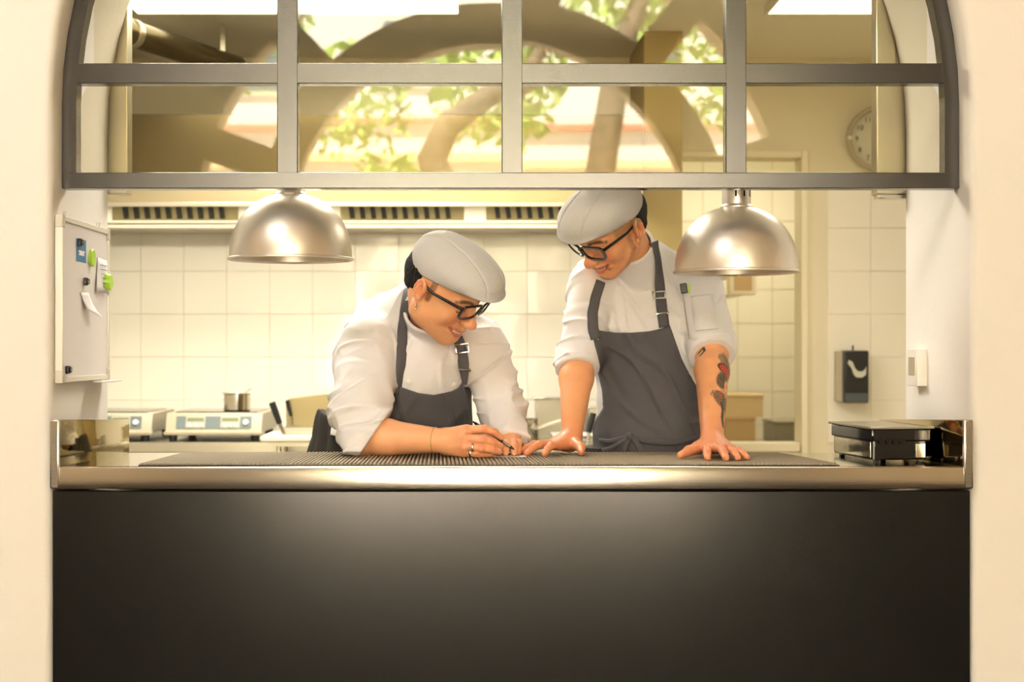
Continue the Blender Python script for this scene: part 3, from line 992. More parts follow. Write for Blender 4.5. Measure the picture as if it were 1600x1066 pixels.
# soap dispenser
sd = thing('soap_dispenser', (1.70, 6.45, 1.1), 'black wall soap dispenser with a clear window, on the right back wall', 'dispenser')
yb = KY - 0.012
box('body', 1.655, 1.765, yb - 0.09, yb, 0.985, 1.222, M_black, sd, bev=0.008)
box('back_plate', 1.630, 1.66, yb - 0.05, yb, 0.99, 1.218, mat('grey_back_plate', rgb(190, 178, 150), 0.5), sd, bev=0.003)
box('push_bar', 1.658, 1.762, yb - 0.098, yb - 0.085, 0.99, 1.03, mat('dark_grey_bar', rgb(75, 80, 80), 0.4), sd, bev=0.004)
wpts = [(-0.045, 0.04), (-0.038, 0.055), (-0.022, 0.045), (-0.012, 0.018), (0.0, 0.004), (0.02, 0.002), (0.034, 0.012), (0.04, 0.025), (0.038, -0.012), (0.02, -0.024), (-0.005, -0.024), (-0.018, -0.01), (-0.026, 0.016)]
prism('window', [(1.712 + x, 1.125 + z) for x, z in wpts], 'y', yb - 0.094, yb - 0.088, mat('soap_window', rgb(200, 198, 180), 0.2), sd)
tube('key', [(1.705, yb - 0.04, 1.222), (1.705, yb - 0.04, 1.245)], 0.004, M_black, sd, 8)

# wall clock
ck = thing('wall_clock', (1.834, 6.48, 2.19), 'round steel rimmed wall clock behind the right shutter guide', 'clock')
cx, cz, cr = 1.834, 2.187, 0.150
Mx = Matrix.Translation((cx, KY, cz)) @ Matrix.Rotation(math.pi / 2, 4, 'X')
lathe('rim', [(cr, 0), (cr, 0.035), (cr - 0.006, 0.045), (cr - 0.018, 0.045), (cr - 0.022, 0.03), (cr - 0.022, 0.01)], (0, 0, 0), M_steel, ck, 64, Mx)
lathe('dial', [(cr - 0.02, 0.012), (0, 0.0125)], (0, 0, 0), mat('clock_dial', rgb(236, 230, 212), 0.4), ck, 64, Mx)
for h in range(12):
    a = 2 * math.pi * (h or 12) / 12
    Mt = Matrix.Translation((cx + 0.100 * math.sin(a), KY - 0.0135, cz + 0.100 * math.cos(a))) @ Matrix.Rotation(math.pi / 2, 4, 'X')
    text_mesh('numeral', str(h or 12), 0.034, Mt, M_black, ck)
for nm, a, L, w in (('hour_hand', math.radians(95), 0.06, 0.004), ('minute_hand', math.radians(40), 0.09, 0.003)):
    Mh = Matrix.Translation((cx, KY - 0.016, cz)) @ Matrix.Rotation(a, 4, 'Y')
    box(nm, -w, w, -0.001, 0.001, -0.012, L, M_black, ck, M=Mh)
lathe('hub', [(0.008, 0.01), (0.008, 0.02), (0, 0.021)], (0, 0, 0), M_black, ck, 16, Mx)
lathe('knob', [(0.008, 0.0), (0.008, 0.012), (0, 0.013)], (cx - cr + 0.008, 0, 0), M_white, ck, 12, Matrix.Translation((0, KY - 0.045, cz)) @ Matrix.Rotation(math.pi / 2, 4, 'X'))
lathe('cover_glass', [(cr - 0.02, 0.034), (0, 0.035)], (0, 0, 0), glass_mat('clock_glass', (0.97, 0.97, 0.95), 1.5), ck, 48, Mx)

# order slip on the mat
slip = raw('order_slip', [(0.035, 3.597, MT + 0.0008), (0.125, 3.602, MT + 0.0008), (0.130, 3.672, MT + 0.001), (0.04, 3.667, MT + 0.001)], [(0, 1, 2, 3)], M_paper)
sm = slip.modifiers.new('thick', 'SOLIDIFY')
sm.thickness = 0.0004
tag(slip, 'white paper slip lying on the mat under the writing hand', 'paper')
# ------------------------------------------------------------------ implicit-surface modelling (numpy) for the two chefs
RT = np.random.default_rng(7).random(4096).astype(np.float32)


def vnoise(P):
    i = np.floor(P).astype(np.int64)
    f = (P - i).astype(np.float32)
    u = f * f * (3 - 2 * f)
    out = 0
    for dx in (0, 1):
        wx = u[:, 0] if dx else 1 - u[:, 0]
        for dy in (0, 1):
            wy = u[:, 1] if dy else 1 - u[:, 1]
            for dz in (0, 1):
                wz = u[:, 2] if dz else 1 - u[:, 2]
                h = ((i[:, 0] + dx) * 73856093 ^ (i[:, 1] + dy) * 19349663 ^ (i[:, 2] + dz) * 83492791) & 4095
                out = out + RT[h] * (wx * wy * wz)
    return out * 2 - 1


def unit(v):
    v = np.asarray(v, float)
    return v / np.linalg.norm(v)


def smin(a, b, k):
    h = np.clip(0.5 + 0.5 * (b - a) / k, 0, 1)
    return b * (1 - h) + a * h - k * h * (1 - h)


def smax(a, b, k):
    return -smin(-a, -b, k)


# a primitive is (fn, centre, bounding radius)
def ell(c, r, R=None):
    c, r = np.asarray(c, np.float32), np.asarray(r, np.float32)
    def f(P):
        q = P - c
        if R is not None:
            q = q @ R
        k0 = np.sqrt(((q / r) ** 2).sum(1)) + 1e-9
        k1 = np.sqrt(((q / (r * r)) ** 2).sum(1)) + 1e-9
        return k0 * (k0 - 1) / k1
    return (f, c, float(max(r)))


def rc(a, b, r1, r2, flat=None):
    a, b = np.asarray(a, np.float32), np.asarray(b, np.float32)
    ba = b - a
    bb = float(ba @ ba) + 1e-12
    n, fl = (None, 1) if flat is None else (np.asarray(unit(flat[0]), np.float32), flat[1])
    def f(P):
        q = P - a
        t = np.clip(q @ ba / bb, 0, 1)
        d = q - t[:, None] * ba
        if n is not None:
            h = d @ n
            d = d + np.outer(h, n) * (1 / fl - 1)
        return (np.sqrt((d * d).sum(1)) - (r1 + (r2 - r1) * t)) * (fl if fl < 1 else 1)
    return (f, (a + b) / 2, float(np.sqrt(bb)) / 2 + max(r1, r2) * max(1, 1))


def ball(c, r):
    return ell(c, (r, r, r))


def chain(pts, rs):
    return [rc(pts[i], pts[i + 1], rs[i], rs[i + 1]) for i in range(len(pts) - 1)]


class Solid:
    """ordered list of (op, primitive, smoothness)"""
    def __init__(self, frame=None):
        self.ops = []
        self.frame = frame

    def u(self, prims, k=0.01):
        for p in (prims if isinstance(prims, list) else [prims]):
            self.ops.append(('u', p, k))
        return self

    def s(self, prims, k=0.005):
        for p in (prims if isinstance(prims, list) else [prims]):
            self.ops.append(('s', p, k))
        return self

    def __call__(self, P, full=False):
        if self.frame is not None:
            O, R, sc = self.frame
            P = ((P - O.astype(np.float32)) @ R.astype(np.float32)) / sc
        else:
            sc = 1.0
        d = np.full(len(P), 0.35, np.float32)
        for op, (f, c, r), k in self.ops:
            if full:
                m = slice(None)
            else:
                m = (np.abs(P - c).max(1) < r + k + 0.025)
                if not m.any():
                    continue
            v = f(P[m])
            if op == 'u':
                d[m] = smin(d[m], v, k)
            else:
                d[m] = smax(d[m], -v, k)
        return d * sc


def surface_nets(f, lo, hi, h, project=1):
    lo = np.asarray(lo, float)
    m = 6
    n = np.ceil((np.asarray(hi) - lo) / h / m).astype(int)
    N = n * m + 1
    ii = np.stack(np.meshgrid(*[np.arange(k) for k in n], indexing='ij'), -1).reshape(-1, 3)
    cc = (lo + (ii + 0.5) * m * h).astype(np.float32)
    fc = np.concatenate([f(cc[i:i + 200000], True) for i in range(0, len(cc), 200000)])
    keep = (np.abs(fc) < m * h * 1.35 + 0.006).reshape(n)
    sgn = np.where(fc < 0, -1.0, 1.0).astype(np.float32).reshape(n)
    V = np.ones(N, np.float32)
    big = np.repeat(np.repeat(np.repeat(sgn, m, 0), m, 1), m, 2)
    V[:-1, :-1, :-1] = big
    K = np.zeros(N, bool)
    kk = np.repeat(np.repeat(np.repeat(keep, m, 0), m, 1), m, 2)
    K[:-1, :-1, :-1] |= kk
    K[1:, 1:, 1:] |= kk
    K[1:, :-1, :-1] |= kk; K[:-1, 1:, :-1] |= kk; K[:-1, :-1, 1:] |= kk
    K[1:, 1:, :-1] |= kk; K[1:, :-1, 1:] |= kk; K[:-1, 1:, 1:] |= kk
    idx = np.argwhere(K)
    P = (lo + idx * h).astype(np.float32)
    vals = np.concatenate([f(P[i:i + 300000], False) for i in range(0, len(P), 300000)])
    V[idx[:, 0], idx[:, 1], idx[:, 2]] = vals
    ins = V < 0
    cnt = np.zeros(N - 1, np.uint8)
    for dx in (0, 1):
        for dy in (0, 1):
            for dz in (0, 1):
                cnt += ins[dx:N[0] - 1 + dx, dy:N[1] - 1 + dy, dz:N[2] - 1 + dz]
    act = np.argwhere((cnt > 0) & (cnt < 8))
    ids = np.full(N - 1, -1, np.int32)
    ids[act[:, 0], act[:, 1], act[:, 2]] = np.arange(len(act))
    acc = np.zeros((len(act), 3)); num = np.zeros(len(act))
    for ax in range(3):
        o = [k for k in range(3) if k != ax]
        for a in (0, 1):
            for b in (0, 1):
                off = np.zeros(3, int)
                off[o[0]], off[o[1]] = a, b
                p = act + off
                q = p.copy(); q[:, ax] += 1
                va, vb = V[p[:, 0], p[:, 1], p[:, 2]], V[q[:, 0], q[:, 1], q[:, 2]]
                s = (va < 0) != (vb < 0)
                t = np.where(s, va / np.where(s, va - vb, 1), 0)
                x = p.astype(float); x[:, ax] += t
                acc[s] += x[s]; num[s] += 1
    W = lo + acc / np.maximum(num, 1)[:, None] * h
    F = []
    for ax in range(3):
        b, c = (ax + 1) % 3, (ax + 2) % 3
        sl = [slice(1, -1)] * 3
        sl[ax] = slice(0, -1)
        s2 = [slice(1, -1)] * 3
        s2[ax] = slice(1, None)
        A, B = ins[tuple(sl)], ins[tuple(s2)]
        e = np.argwhere(A != B)
        e_off = np.ones(3, int); e_off[ax] = 0
        flip = A[e[:, 0], e[:, 1], e[:, 2]]
        e = e + e_off
        qs = []
        for db, dc in ((-1, -1), (0, -1), (0, 0), (-1, 0)):
            g = e.copy(); g[:, b] += db; g[:, c] += dc
            qs.append(ids[g[:, 0], g[:, 1], g[:, 2]])
        q = np.stack(qs, 1)
        q[~flip] = q[~flip][:, ::-1]
        F.append(q[(q >= 0).all(1)])
    F = np.concatenate(F)
    for _ in range(project):
        Wf = W.astype(np.float32)
        e = h * 0.5
        d0 = f(Wf, False)
        g = np.zeros_like(W)
        for ax in range(3):
            o = np.zeros(3, np.float32); o[ax] = e
            g[:, ax] = (f(Wf + o, False) - f(Wf - o, False)) / (2 * e)
        gn = (g * g).sum(1) + 1e-6
        st = -(d0 / gn)[:, None] * g
        L = np.linalg.norm(st, axis=1)
        st *= np.minimum(1, h * 0.7 / np.maximum(L, 1e-9))[:, None]
        W = W + st
    return W, F


def np_mesh(name, V, F, m, parent=None, col=None):
    me = bpy.data.meshes.new(name)
    me.vertices.add(len(V))
    me.vertices.foreach_set('co', np.ascontiguousarray(V, np.float32).ravel())
    nf, k = F.shape
    me.loops.add(nf * k)
    me.loops.foreach_set('vertex_index', np.ascontiguousarray(F, np.int32).ravel())
    me.polygons.add(nf)
    me.polygons.foreach_set('loop_start', np.arange(0, nf * k, k, dtype=np.int32))
    me.update(calc_edges=True)
    me.shade_smooth()
    if col is not None:
        at = me.color_attributes.new('Col', 'FLOAT_COLOR', 'POINT')
        c4 = np.ones((len(V), 4), np.float32)
        c4[:, :3] = col
        at.data.foreach_set('color', c4.ravel())
    return link(name, me, m, parent)


def solid_mesh(name, f, lo, hi, h, m, parent=None, color=None, project=1):
    V, F = surface_nets(f, lo, hi, h, project)
    return np_mesh(name, V, F, m, parent, None if color is None else color(V))


def crease(P, sc, amp, w, seed=0.0):
    """thin raised folds along the zero lines of a stretched noise"""
    n = vnoise(P * np.asarray(sc, np.float32) + seed)
    return amp * np.exp(-(n / w) ** 2)


def ridge(P, sc, amp, seed=0.0):
    n = vnoise(P * np.asarray(sc, np.float32) + seed)
    return amp * (1 - np.abs(n)) ** 2


def rot_head(y, p, r):
    y, p, r = [math.radians(v) for v in (y, p, r)]
    cy, sy, cp, sp, cr, sr = math.cos(y), math.sin(y), math.cos(p), math.sin(p), math.cos(r), math.sin(r)
    Rz = np.array([[cy, -sy, 0], [sy, cy, 0], [0, 0, 1]])
    Rx = np.array([[1, 0, 0], [0, cp, -sp], [0, sp, cp]])
    Ry = np.array([[cr, 0, sr], [0, 1, 0], [-sr, 0, cr]])
    return Ry @ Rz @ Rx


def poly_sd(P, poly):
    """signed distance to a 2D polygon (negative inside)"""
    d = np.full(len(P), 1e9)
    s = np.ones(len(P), bool)
    ins = np.zeros(len(P), bool)
    n = len(poly)
    for i in range(n):
        a, b = np.array(poly[i]), np.array(poly[(i + 1) % n])
        e = b - a
        w = P - a
        t = np.clip((w @ e) / (e @ e), 0, 1)
        q = w - t[:, None] * e
        d = np.minimum(d, (q * q).sum(1))
        c1 = (a[1] <= P[:, 1]) & (b[1] > P[:, 1]) & (e[0] * w[:, 1] - e[1] * w[:, 0] > 0)
        c2 = (a[1] > P[:, 1]) & (b[1] <= P[:, 1]) & (e[0] * w[:, 1] - e[1] * w[:, 0] < 0)
        ins ^= (c1 | c2)
    return np.where(ins, -1, 1) * np.sqrt(d)


# ---- head in its own metres: x = wearer's left, -y = forward, z = up, eyes at z 0
def quad(p0, p1, p2, n=9):
    t = np.linspace(0, 1, n)[:, None]
    return (1 - t) ** 2 * np.array(p0) + 2 * t * (1 - t) * np.array(p1) + t ** 2 * np.array(p2)


def mouth_curves(gape, wide):
    up = quad((-wide, -0.0775, -0.057), (0, -0.121, -0.076), (wide, -0.0775, -0.057))
    lo = quad((-wide * 0.93, -0.0785, -0.060), (0, -0.112, -0.075 - 2 * gape), (wide * 0.93, -0.0785, -0.060))
    return up, lo


def head_ops(S_, gape, wide, full=0.0):
    S_.u(ell((0, 0.010, 0.034), (0.077, 0.097, 0.086)), 0.001)
    S_.u(ell((0, -0.024, -0.030), (0.063 + full * 0.6, 0.062, 0.082)), 0.03)
    for s in (-1, 1):
        S_.u(rc((s * (0.046 + full), 0.000, -0.060), (s * 0.016, -0.068, -0.100), 0.021 + full, 0.018 + full * 0.5), 0.025)
        S_.u(ell((s * 0.040, -0.060, -0.030), (0.023, 0.019, 0.021)), 0.022)
        S_.u(rc((s * 0.012, -0.083, 0.022), (s * 0.045, -0.070, 0.020), 0.0095, 0.008), 0.014)
    S_.u(ell((0, -0.066, -0.070), (0.036, 0.029, 0.027)), 0.018)
    S_.u(ell((0, -0.075, -0.101), (0.019, 0.017, 0.016)), 0.014)
    for s in (-1, 1):
        S_.s(ell((s * 0.031, -0.098, -0.001), (0.018, 0.014, 0.011)), 0.010)
        S_.u(ball((s * 0.031, -0.0745, -0.001), 0.0128), 0.004)
    S_.u(rc((0, -0.086, 0.012), (0, -0.108, -0.030), 0.0085, 0.0105), 0.012)
    S_.u(ell((0, -0.110, -0.035), (0.0135, 0.0135, 0.0115)), 0.008)
    for s in (-1, 1):
        S_.u(ell((s * 0.0130, -0.099, -0.038), (0.0085, 0.011, 0.0085)), 0.006)
        S_.s(ell((s * 0.0065, -0.107, -0.0475), (0.0042, 0.006, 0.004)), 0.003)
        S_.s(rc((s * 0.021, -0.100, -0.040), (s * (wide + 0.009), -0.078, -0.064), 0.0030, 0.0034), 0.006)
    up, lo = mouth_curves(gape, wide)
    mid = (up + lo) / 2 + np.array((0, -0.002, 0))
    S_.s(chain(list(mid), [max(gape * 0.30, 0.0012) + max(gape * 0.72, 0.003) * (1 - abs(i - 4) / 4) for i in range(9)]), 0.003)
    S_.u(chain(list(up + np.array((0, 0.001, 0.0022))), [0.0022 + 0.0022 * (1 - abs(i - 4) / 4) for i in range(9)]), 0.004)
    S_.u(chain(list(lo + np.array((0, 0.002, -0.002))), [0.0024 + 0.0030 * (1 - abs(i - 4) / 4) for i in range(9)]), 0.004)
    # ears
    for s in (-1, 1):
        a = math.radians(s * 22)
        R = np.array([[math.cos(a), -math.sin(a), 0], [math.sin(a), math.cos(a), 0], [0, 0, 1]], np.float32)
        S_.u(ell((s * 0.0825, 0.014, -0.004), (0.0075, 0.0195, 0.030), R), 0.005)
        S_.u(ball((s * 0.0785, 0.004, -0.034), 0.0085), 0.008)
        S_.s(ell((s * 0.0905, 0.010, -0.004), (0.0085, 0.0105, 0.0175), R), 0.003)
        rim = []
        for k in range(9):
            w = math.radians(-60 + 250 * k / 8)
            q = R @ np.array((s * 0.004, 0.0175 * math.cos(w), 0.028 * math.sin(w)))
            rim.append(np.array((s * 0.0835, 0.014, -0.003)) + q)
        S_.u(chain(rim, [0.0034] * 9), 0.002)
    return S_


def finger(S_, mcp, tip, hump, r0, r1, k=0.004):
    mcp, tip, hump = np.asarray(mcp), np.asarray(tip), np.asarray(hump)
    pip = mcp + (tip - mcp) * 0.46 + hump
    dip = mcp + (tip - mcp) * 0.76 + hump * 0.72
    S_.u(chain([mcp, pip, dip, tip], [r0 * 1.08, r0, r0 * 0.93, r1]), k)
    S_.u(ball(pip, r0 * 1.06), 0.003)
    return [mcp, pip, dip, tip]


def near_chain(P, pts):
    d = np.full(len(P), 1e9)
    for a, b in zip(pts[:-1], pts[1:]):
        a, b = np.asarray(a), np.asarray(b)
        e = b - a
        t = np.clip((P - a) @ e / (e @ e + 1e-12), 0, 1)
        d = np.minimum(d, np.linalg.norm(P - a - t[:, None] * e, axis=1))
    return d


def mixc(C, c, w):
    w = np.clip(w, 0, 1)[:, None]
    return C * (1 - w) + np.array(c) * w


def sstep(d, a, b):
    """1 below a, 0 above b"""
    t = np.clip((b - d) / (b - a), 0, 1)
    return t * t * (3 - 2 * t)


def face_paint(C, L, o):
    """colours of skin, smile-crease shade, lips, brows, beard for head-local points L; o holds the choices"""
    up, lo = mouth_curves(o['gape'], o['wide'])
    head = (L[:, 2] > -0.16)
    # warm cheeks, nose, ears
    for c, r in (((0, -0.112, -0.035), 0.020), ((0.042, -0.075, -0.032), 0.024), ((-0.042, -0.075, -0.032), 0.024), ((0.086, 0.014, -0.002), 0.03), ((-0.086, 0.014, -0.002), 0.03)):
        C = mixc(C, o['rosy'], 0.55 * sstep(np.linalg.norm(L - c, axis=1), r * 0.3, r * 1.2) * head)
    C = mixc(C, o['mouth'], sstep(near_chain(L, list((up + lo) / 2 + np.array((0, 0.004, 0)))), 0.004, 0.007) * (o['gape'] > 0.003))
    C = mixc(C, o['lip'], 0.75 * sstep(near_chain(L, list(up + np.array((0, 0, 0.0020)))), 0.0028, 0.0052))
    C = mixc(C, o['lip'], 0.8 * sstep(near_chain(L, list(lo + np.array((0, 0, -0.002)))), 0.0040, 0.0065))
    for s in (-1, 1):  # shade of the smile creases painted into the skin
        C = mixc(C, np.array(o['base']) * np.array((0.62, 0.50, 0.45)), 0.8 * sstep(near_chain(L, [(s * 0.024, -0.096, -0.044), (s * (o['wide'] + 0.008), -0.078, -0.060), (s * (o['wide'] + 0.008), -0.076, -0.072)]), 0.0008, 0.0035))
    hair = o['hair']
    nz = vnoise((L * 420).astype(np.float32)) * 0.5 + 0.5
    for s in (-1, 1):
        brow = quad((s * 0.013, -0.094, 0.020), (s * 0.032, -0.093, 0.033), (s * 0.052, -0.070, 0.021))
        C = mixc(C, hair, sstep(near_chain(L, list(brow)), 0.0018, 0.0075) * (0.75 + 0.25 * nz))
        lash = quad((s * 0.019, -0.085, -0.005), (s * 0.031, -0.089, -0.0115), (s * 0.044, -0.079, -0.006))
        C = mixc(C, (0.02, 0.012, 0.008), 0.9 * sstep(near_chain(L, list(lash)), 0.0014, 0.0030))
        # sideburn
        C = mixc(C, hair, o['side'] * (0.45 + 0.55 * nz) * sstep(near_chain(L, [(s * 0.076, -0.010, 0.035), (s * 0.074, -0.008, -0.014)]), 0.005, 0.011))
        if o['beard']:
            j = [(s * 0.072, -0.012, -0.012), (s * 0.066, -0.012, -0.055), (s * 0.046, -0.040, -0.088), (s * 0.020, -0.078, -0.106)]
            C = mixc(C, hair, o['beard'] * (0.25 + 0.75 * nz) * sstep(near_chain(L, j), 0.003, 0.013))
            C = mixc(C, hair, o['beard'] * (0.3 + 0.7 * nz) * sstep(near_chain(L, [(0, -0.104, -0.058), (s * 0.022, -0.094, -0.060), (s * 0.033, -0.082, -0.072)]), 0.002, 0.0075))
            C = mixc(C, hair, o['beard'] * (0.3 + 0.7 * nz) * sstep(near_chain(L, [(0, -0.092, -0.106), (s * 0.014, -0.088, -0.108)]), 0.003, 0.010))
    if o['stub']:
        zone = sstep(L[:, 2], -0.060, -0.035) * sstep(L[:, 1], -0.005, 0.02) * (L[:, 2] > -0.125)
        C = mixc(C, hair, o['stub'] * zone * nz)
    if o['shave']:
        zone = sstep(-L[:, 2], -0.016, -0.004) * (np.abs(L[:, 0]) > 0.052) * sstep(-L[:, 1], 0.040, 0.052)
        C = mixc(C, (0.23, 0.15, 0.07), o['shave'] * zone)
    C = mixc(C, hair, sstep(np.linalg.norm((L - np.array((0, 0.05, 0.05))) / np.array((1, .8, 1)), axis=1), 0.0, 0.001) * 0)
    return C


def skin_mat(name):
    m = mat(name, (0.5, 0.3, 0.2), 0.42, spec=0.45, sss=0.12, bump=(260, 0.10))
    nt = m.node_tree
    a = nt.nodes.new('ShaderNodeAttribute')
    a.attribute_name = 'Col'
    nt.links.new(a.outputs['Color'], nt.nodes['Principled BSDF'].inputs['Base Color'])
    return m


M_skinA = skin_mat('skin_warm')
M_skinB = skin_mat('skin_tan')
M_cloth = mat('white_cotton', rgb(236, 234, 237), 0.85, spec=0.2, bump=(900, 0.10))
M_apron = mat('slate_apron_cotton', rgb(86, 84, 88), 0.85, spec=0.2, bump=(1100, 0.15), var=(7, 0.06))
M_trouser = mat('dark_trousers', rgb(62, 60, 60), 0.85, spec=0.2)
M_hair = mat('black_hair', rgb(14, 11, 10), 0.75, spec=0.25, bump=(260, 0.6))
M_shoe = mat('black_leather', rgb(20, 20, 20), 0.4)
M_spec = mat('black_acetate', rgb(16, 16, 17), 0.22, coat=0.3)
M_silver = mat('silver', rgb(215, 212, 205), 0.18, 1.0)
M_gold = mat('gold_thread', rgb(190, 150, 60), 0.4, 0.6)
M_teeth = mat('teeth', rgb(245, 236, 220), 0.25)


def cap_mat(name, R, tilt=-0.3):
    """fine seersucker stripes running front to back of the cap"""
    m = mat(name, rgb(200, 197, 196), 0.9, spec=0.15)
    nt = m.node_tree
    b = nt.nodes['Principled BSDF']
    tc = nt.nodes.new('ShaderNodeTexCoord')
    mp = nt.nodes.new('ShaderNodeMapping')
    mp.vector_type = 'TEXTURE'
    mp.inputs['Rotation'].default_value = (0, tilt, 0)
    w = nt.nodes.new('ShaderNodeTexWave')
    w.wave_type = 'BANDS'
    w.bands_direction = 'Z'
    w.inputs['Scale'].default_value = 66
    w.inputs['Distortion'].default_value = 0.4
    rp = nt.nodes.new('ShaderNodeValToRGB')
    rp.color_ramp.elements[0].color = (*rgb(186, 185, 188), 1)
    rp.color_ramp.elements[1].color = (*rgb(214, 210, 205), 1)
    bp = nt.nodes.new('ShaderNodeBump')
    bp.inputs['Strength'].default_value = 0.25
    bp.inputs['Distance'].default_value = 0.001
    nt.links.new(tc.outputs['Object'], mp.inputs['Vector'])
    nt.links.new(mp.outputs[0], w.inputs['Vector'])
    nt.links.new(w.outputs['Fac'], rp.inputs['Fac'])
    nt.links.new(rp.outputs['Color'], b.inputs['Base Color'])
    nt.links.new(w.outputs['Fac'], bp.inputs['Height'])
    nt.links.new(bp.outputs[0], b.inputs['Normal'])
    return m


def bbox_of(fr, lo, hi):
    O, R, sc = fr
    c = np.array([[x, y, z] for x in (lo[0], hi[0]) for y in (lo[1], hi[1]) for z in (lo[2], hi[2])]) * sc @ R.T + O
    return c.min(0), c.max(0)


def to_w(fr, p):
    O, R, sc = fr
    return np.asarray(p) @ R.T * sc + O


def make_cap(fr, parent, puff=1.0):
    cap = Solid(fr)
    cap.u(ell((0, 0.012, 0.050), (0.0850, 0.103, 0.0765 * puff)), 0.001)
    cap.u(ell((0, -0.058, 0.078), (0.078, 0.074, 0.038 * puff)), 0.03)
    cap.u(ell((0, -0.036, 0.070), (0.084, 0.080, 0.048)), 0.02)
    brim = ell((0, -0.086, 0.068), (0.069, 0.057, 0.0080))
    n = unit((0, 0.255, 1.0))      # lower rim plane: low at the nape, higher at the forehead
    c0 = np.array((0, 0.10, 0.008))

    def f(P, full=False):
        O, R, sc = fr
        L = ((P - O.astype(np.float32)) @ R.astype(np.float32)) / sc
        d = np.full(len(L), 0.3, np.float32)
        for op, (g, c, r), k in cap.ops:
            d = smin(d, g(L), k)
        ax = np.abs(L[:, 0])
        # seams: two long ones fanning forward and the band edge
        seam = ax - (0.030 + 0.05 * np.clip(0.02 - L[:, 1], 0, 0.2))
        d = d + 0.0030 * np.exp(-(seam / 0.0022) ** 2) * (L[:, 2] > 0.03)
        d = d + 0.0012 * vnoise(L * np.float32(38))
        d = smax(d, -((L - c0) @ n).astype(np.float32), 0.008)
        d = smin(d, brim[0](L) + 0.35 * np.clip(ax - 0.03, 0, 1) ** 2 * 8, 0.014)
        # hollow for the head
        head = ell((0, 0.010, 0.034), (0.0765, 0.0965, 0.084))[0](L)
        d = smax(d, -head, 0.003)
        return d * sc
    lo, hi = bbox_of(fr, (-0.105, -0.17, -0.03), (0.105, 0.135, 0.155))
    return solid_mesh('cap', f, lo, hi, 0.0026, cap_mat('seersucker', fr[1]), parent)


def make_hair(fr, parent, low=-0.055):
    hs_ = ell((0, 0.013, 0.030), (0.0800, 0.0985, 0.090))
    lowp = rc((0, 0.070, -0.01), (0, 0.062, low), 0.045, 0.036)

    def f(P, full=False):
        O, R, sc = fr
        L = ((P - O.astype(np.float32)) @ R.astype(np.float32)) / sc
        d = smin(hs_[0](L), lowp[0](L), 0.03)
        d = d + 0.0012 * vnoise(L * np.array((260, 260, 60), np.float32))
        d = smax(d, (0.030 - L[:, 1] + 0.25 * np.clip(-L[:, 2], 0, 1)).astype(np.float32), 0.004)      # behind the ears only
        d = smax(d, (L[:, 2] - 0.055).astype(np.float32), 0.004)
        d = smax(d, (low - L[:, 2]).astype(np.float32), 0.004)
        return d * sc
    lo, hi = bbox_of(fr, (-0.10, 0.0, -0.10), (0.10, 0.13, 0.07))
    return solid_mesh('hair', f, lo, hi, 0.003, M_hair, parent)


def make_glasses(fr, parent, drop, fwd, lw, lh, th):
    """thick rimmed spectacles: two rims, bridge, temples, lenses"""
    def P_(p):
        return Vector(to_w(fr, p))
    bm = bmesh.new()
    cz = -0.004 - drop
    sc = fr[2]
    lens_pts = {}
    for s in (-1, 1):
        cx_ = s * 0.0345
        out, inn, lens = [], [], []
        for k in range(40):
            a = 2 * math.pi * k / 40
            ca, sa = math.cos(a), math.sin(a)
            e = 2 / 4.2
            ux, uz = math.copysign(abs(ca) ** e, ca), math.copysign(abs(sa) ** e, sa)
            w = lw * (1 + 0.10 * uz)
            def pt(g):
                x = cx_ + ux * (w + g)
                z = cz + uz * (lh + g)
                y = -fwd + 3.2 * abs(x) ** 2.0 - 0.12 * (z - cz)
                return x, y, z
            q = []
            for g, dy in ((th, -0.0022), (0, -0.0022), (0, 0.0022), (th, 0.0022)):
                x, y, z = pt(g)
                q.append(bm.verts.new(P_((x, y + dy, z))))
            out.append(q)
            x, y, z = pt(0.0005)
            lens.append(P_((x, y, z)))
        for i in range(40):
            a, b = out[i], out[(i + 1) % 40]
            for k in range(4):
                bm.faces.new((a[k], a[(k + 1) % 4], b[(k + 1) % 4], b[k]))
        lens_pts[s] = lens
    fr_o = from_bm('glasses', bm, M_spec, parent, smooth=True, angle=40)
    yb_ = -fwd - 0.001
    tube('bridge', [P_((-0.0345 + lw, yb_, cz + lh * 0.35)), P_((0, yb_ - 0.002, cz + lh * 0.5)), P_((0.0345 - lw, yb_, cz + lh * 0.35))], th * 0.62 * sc, M_spec, fr_o, 8)
    for s in (-1, 1):
        x0 = s * (0.0345 + lw * 1.08 + th)
        pts = [P_((x0, -fwd + 3.2 * x0 * x0, cz + lh * 0.62)), P_((s * 0.0785, -0.062, cz + lh * 0.62 + 0.002 + drop * .3)), P_((s * 0.0810, -0.020, 0.013)), P_((s * 0.0825, 0.002, 0.015)), P_((s * 0.080, 0.012, 0.016))]
        tube('temple', pts, [0.0042 * sc, 0.0040 * sc, 0.0034 * sc, 0.003 * sc, 0.0025 * sc], M_spec, fr_o, 8)
        raw('lens', lens_pts[s], [tuple(range(40))], M_lens, fr_o)
    return fr_o


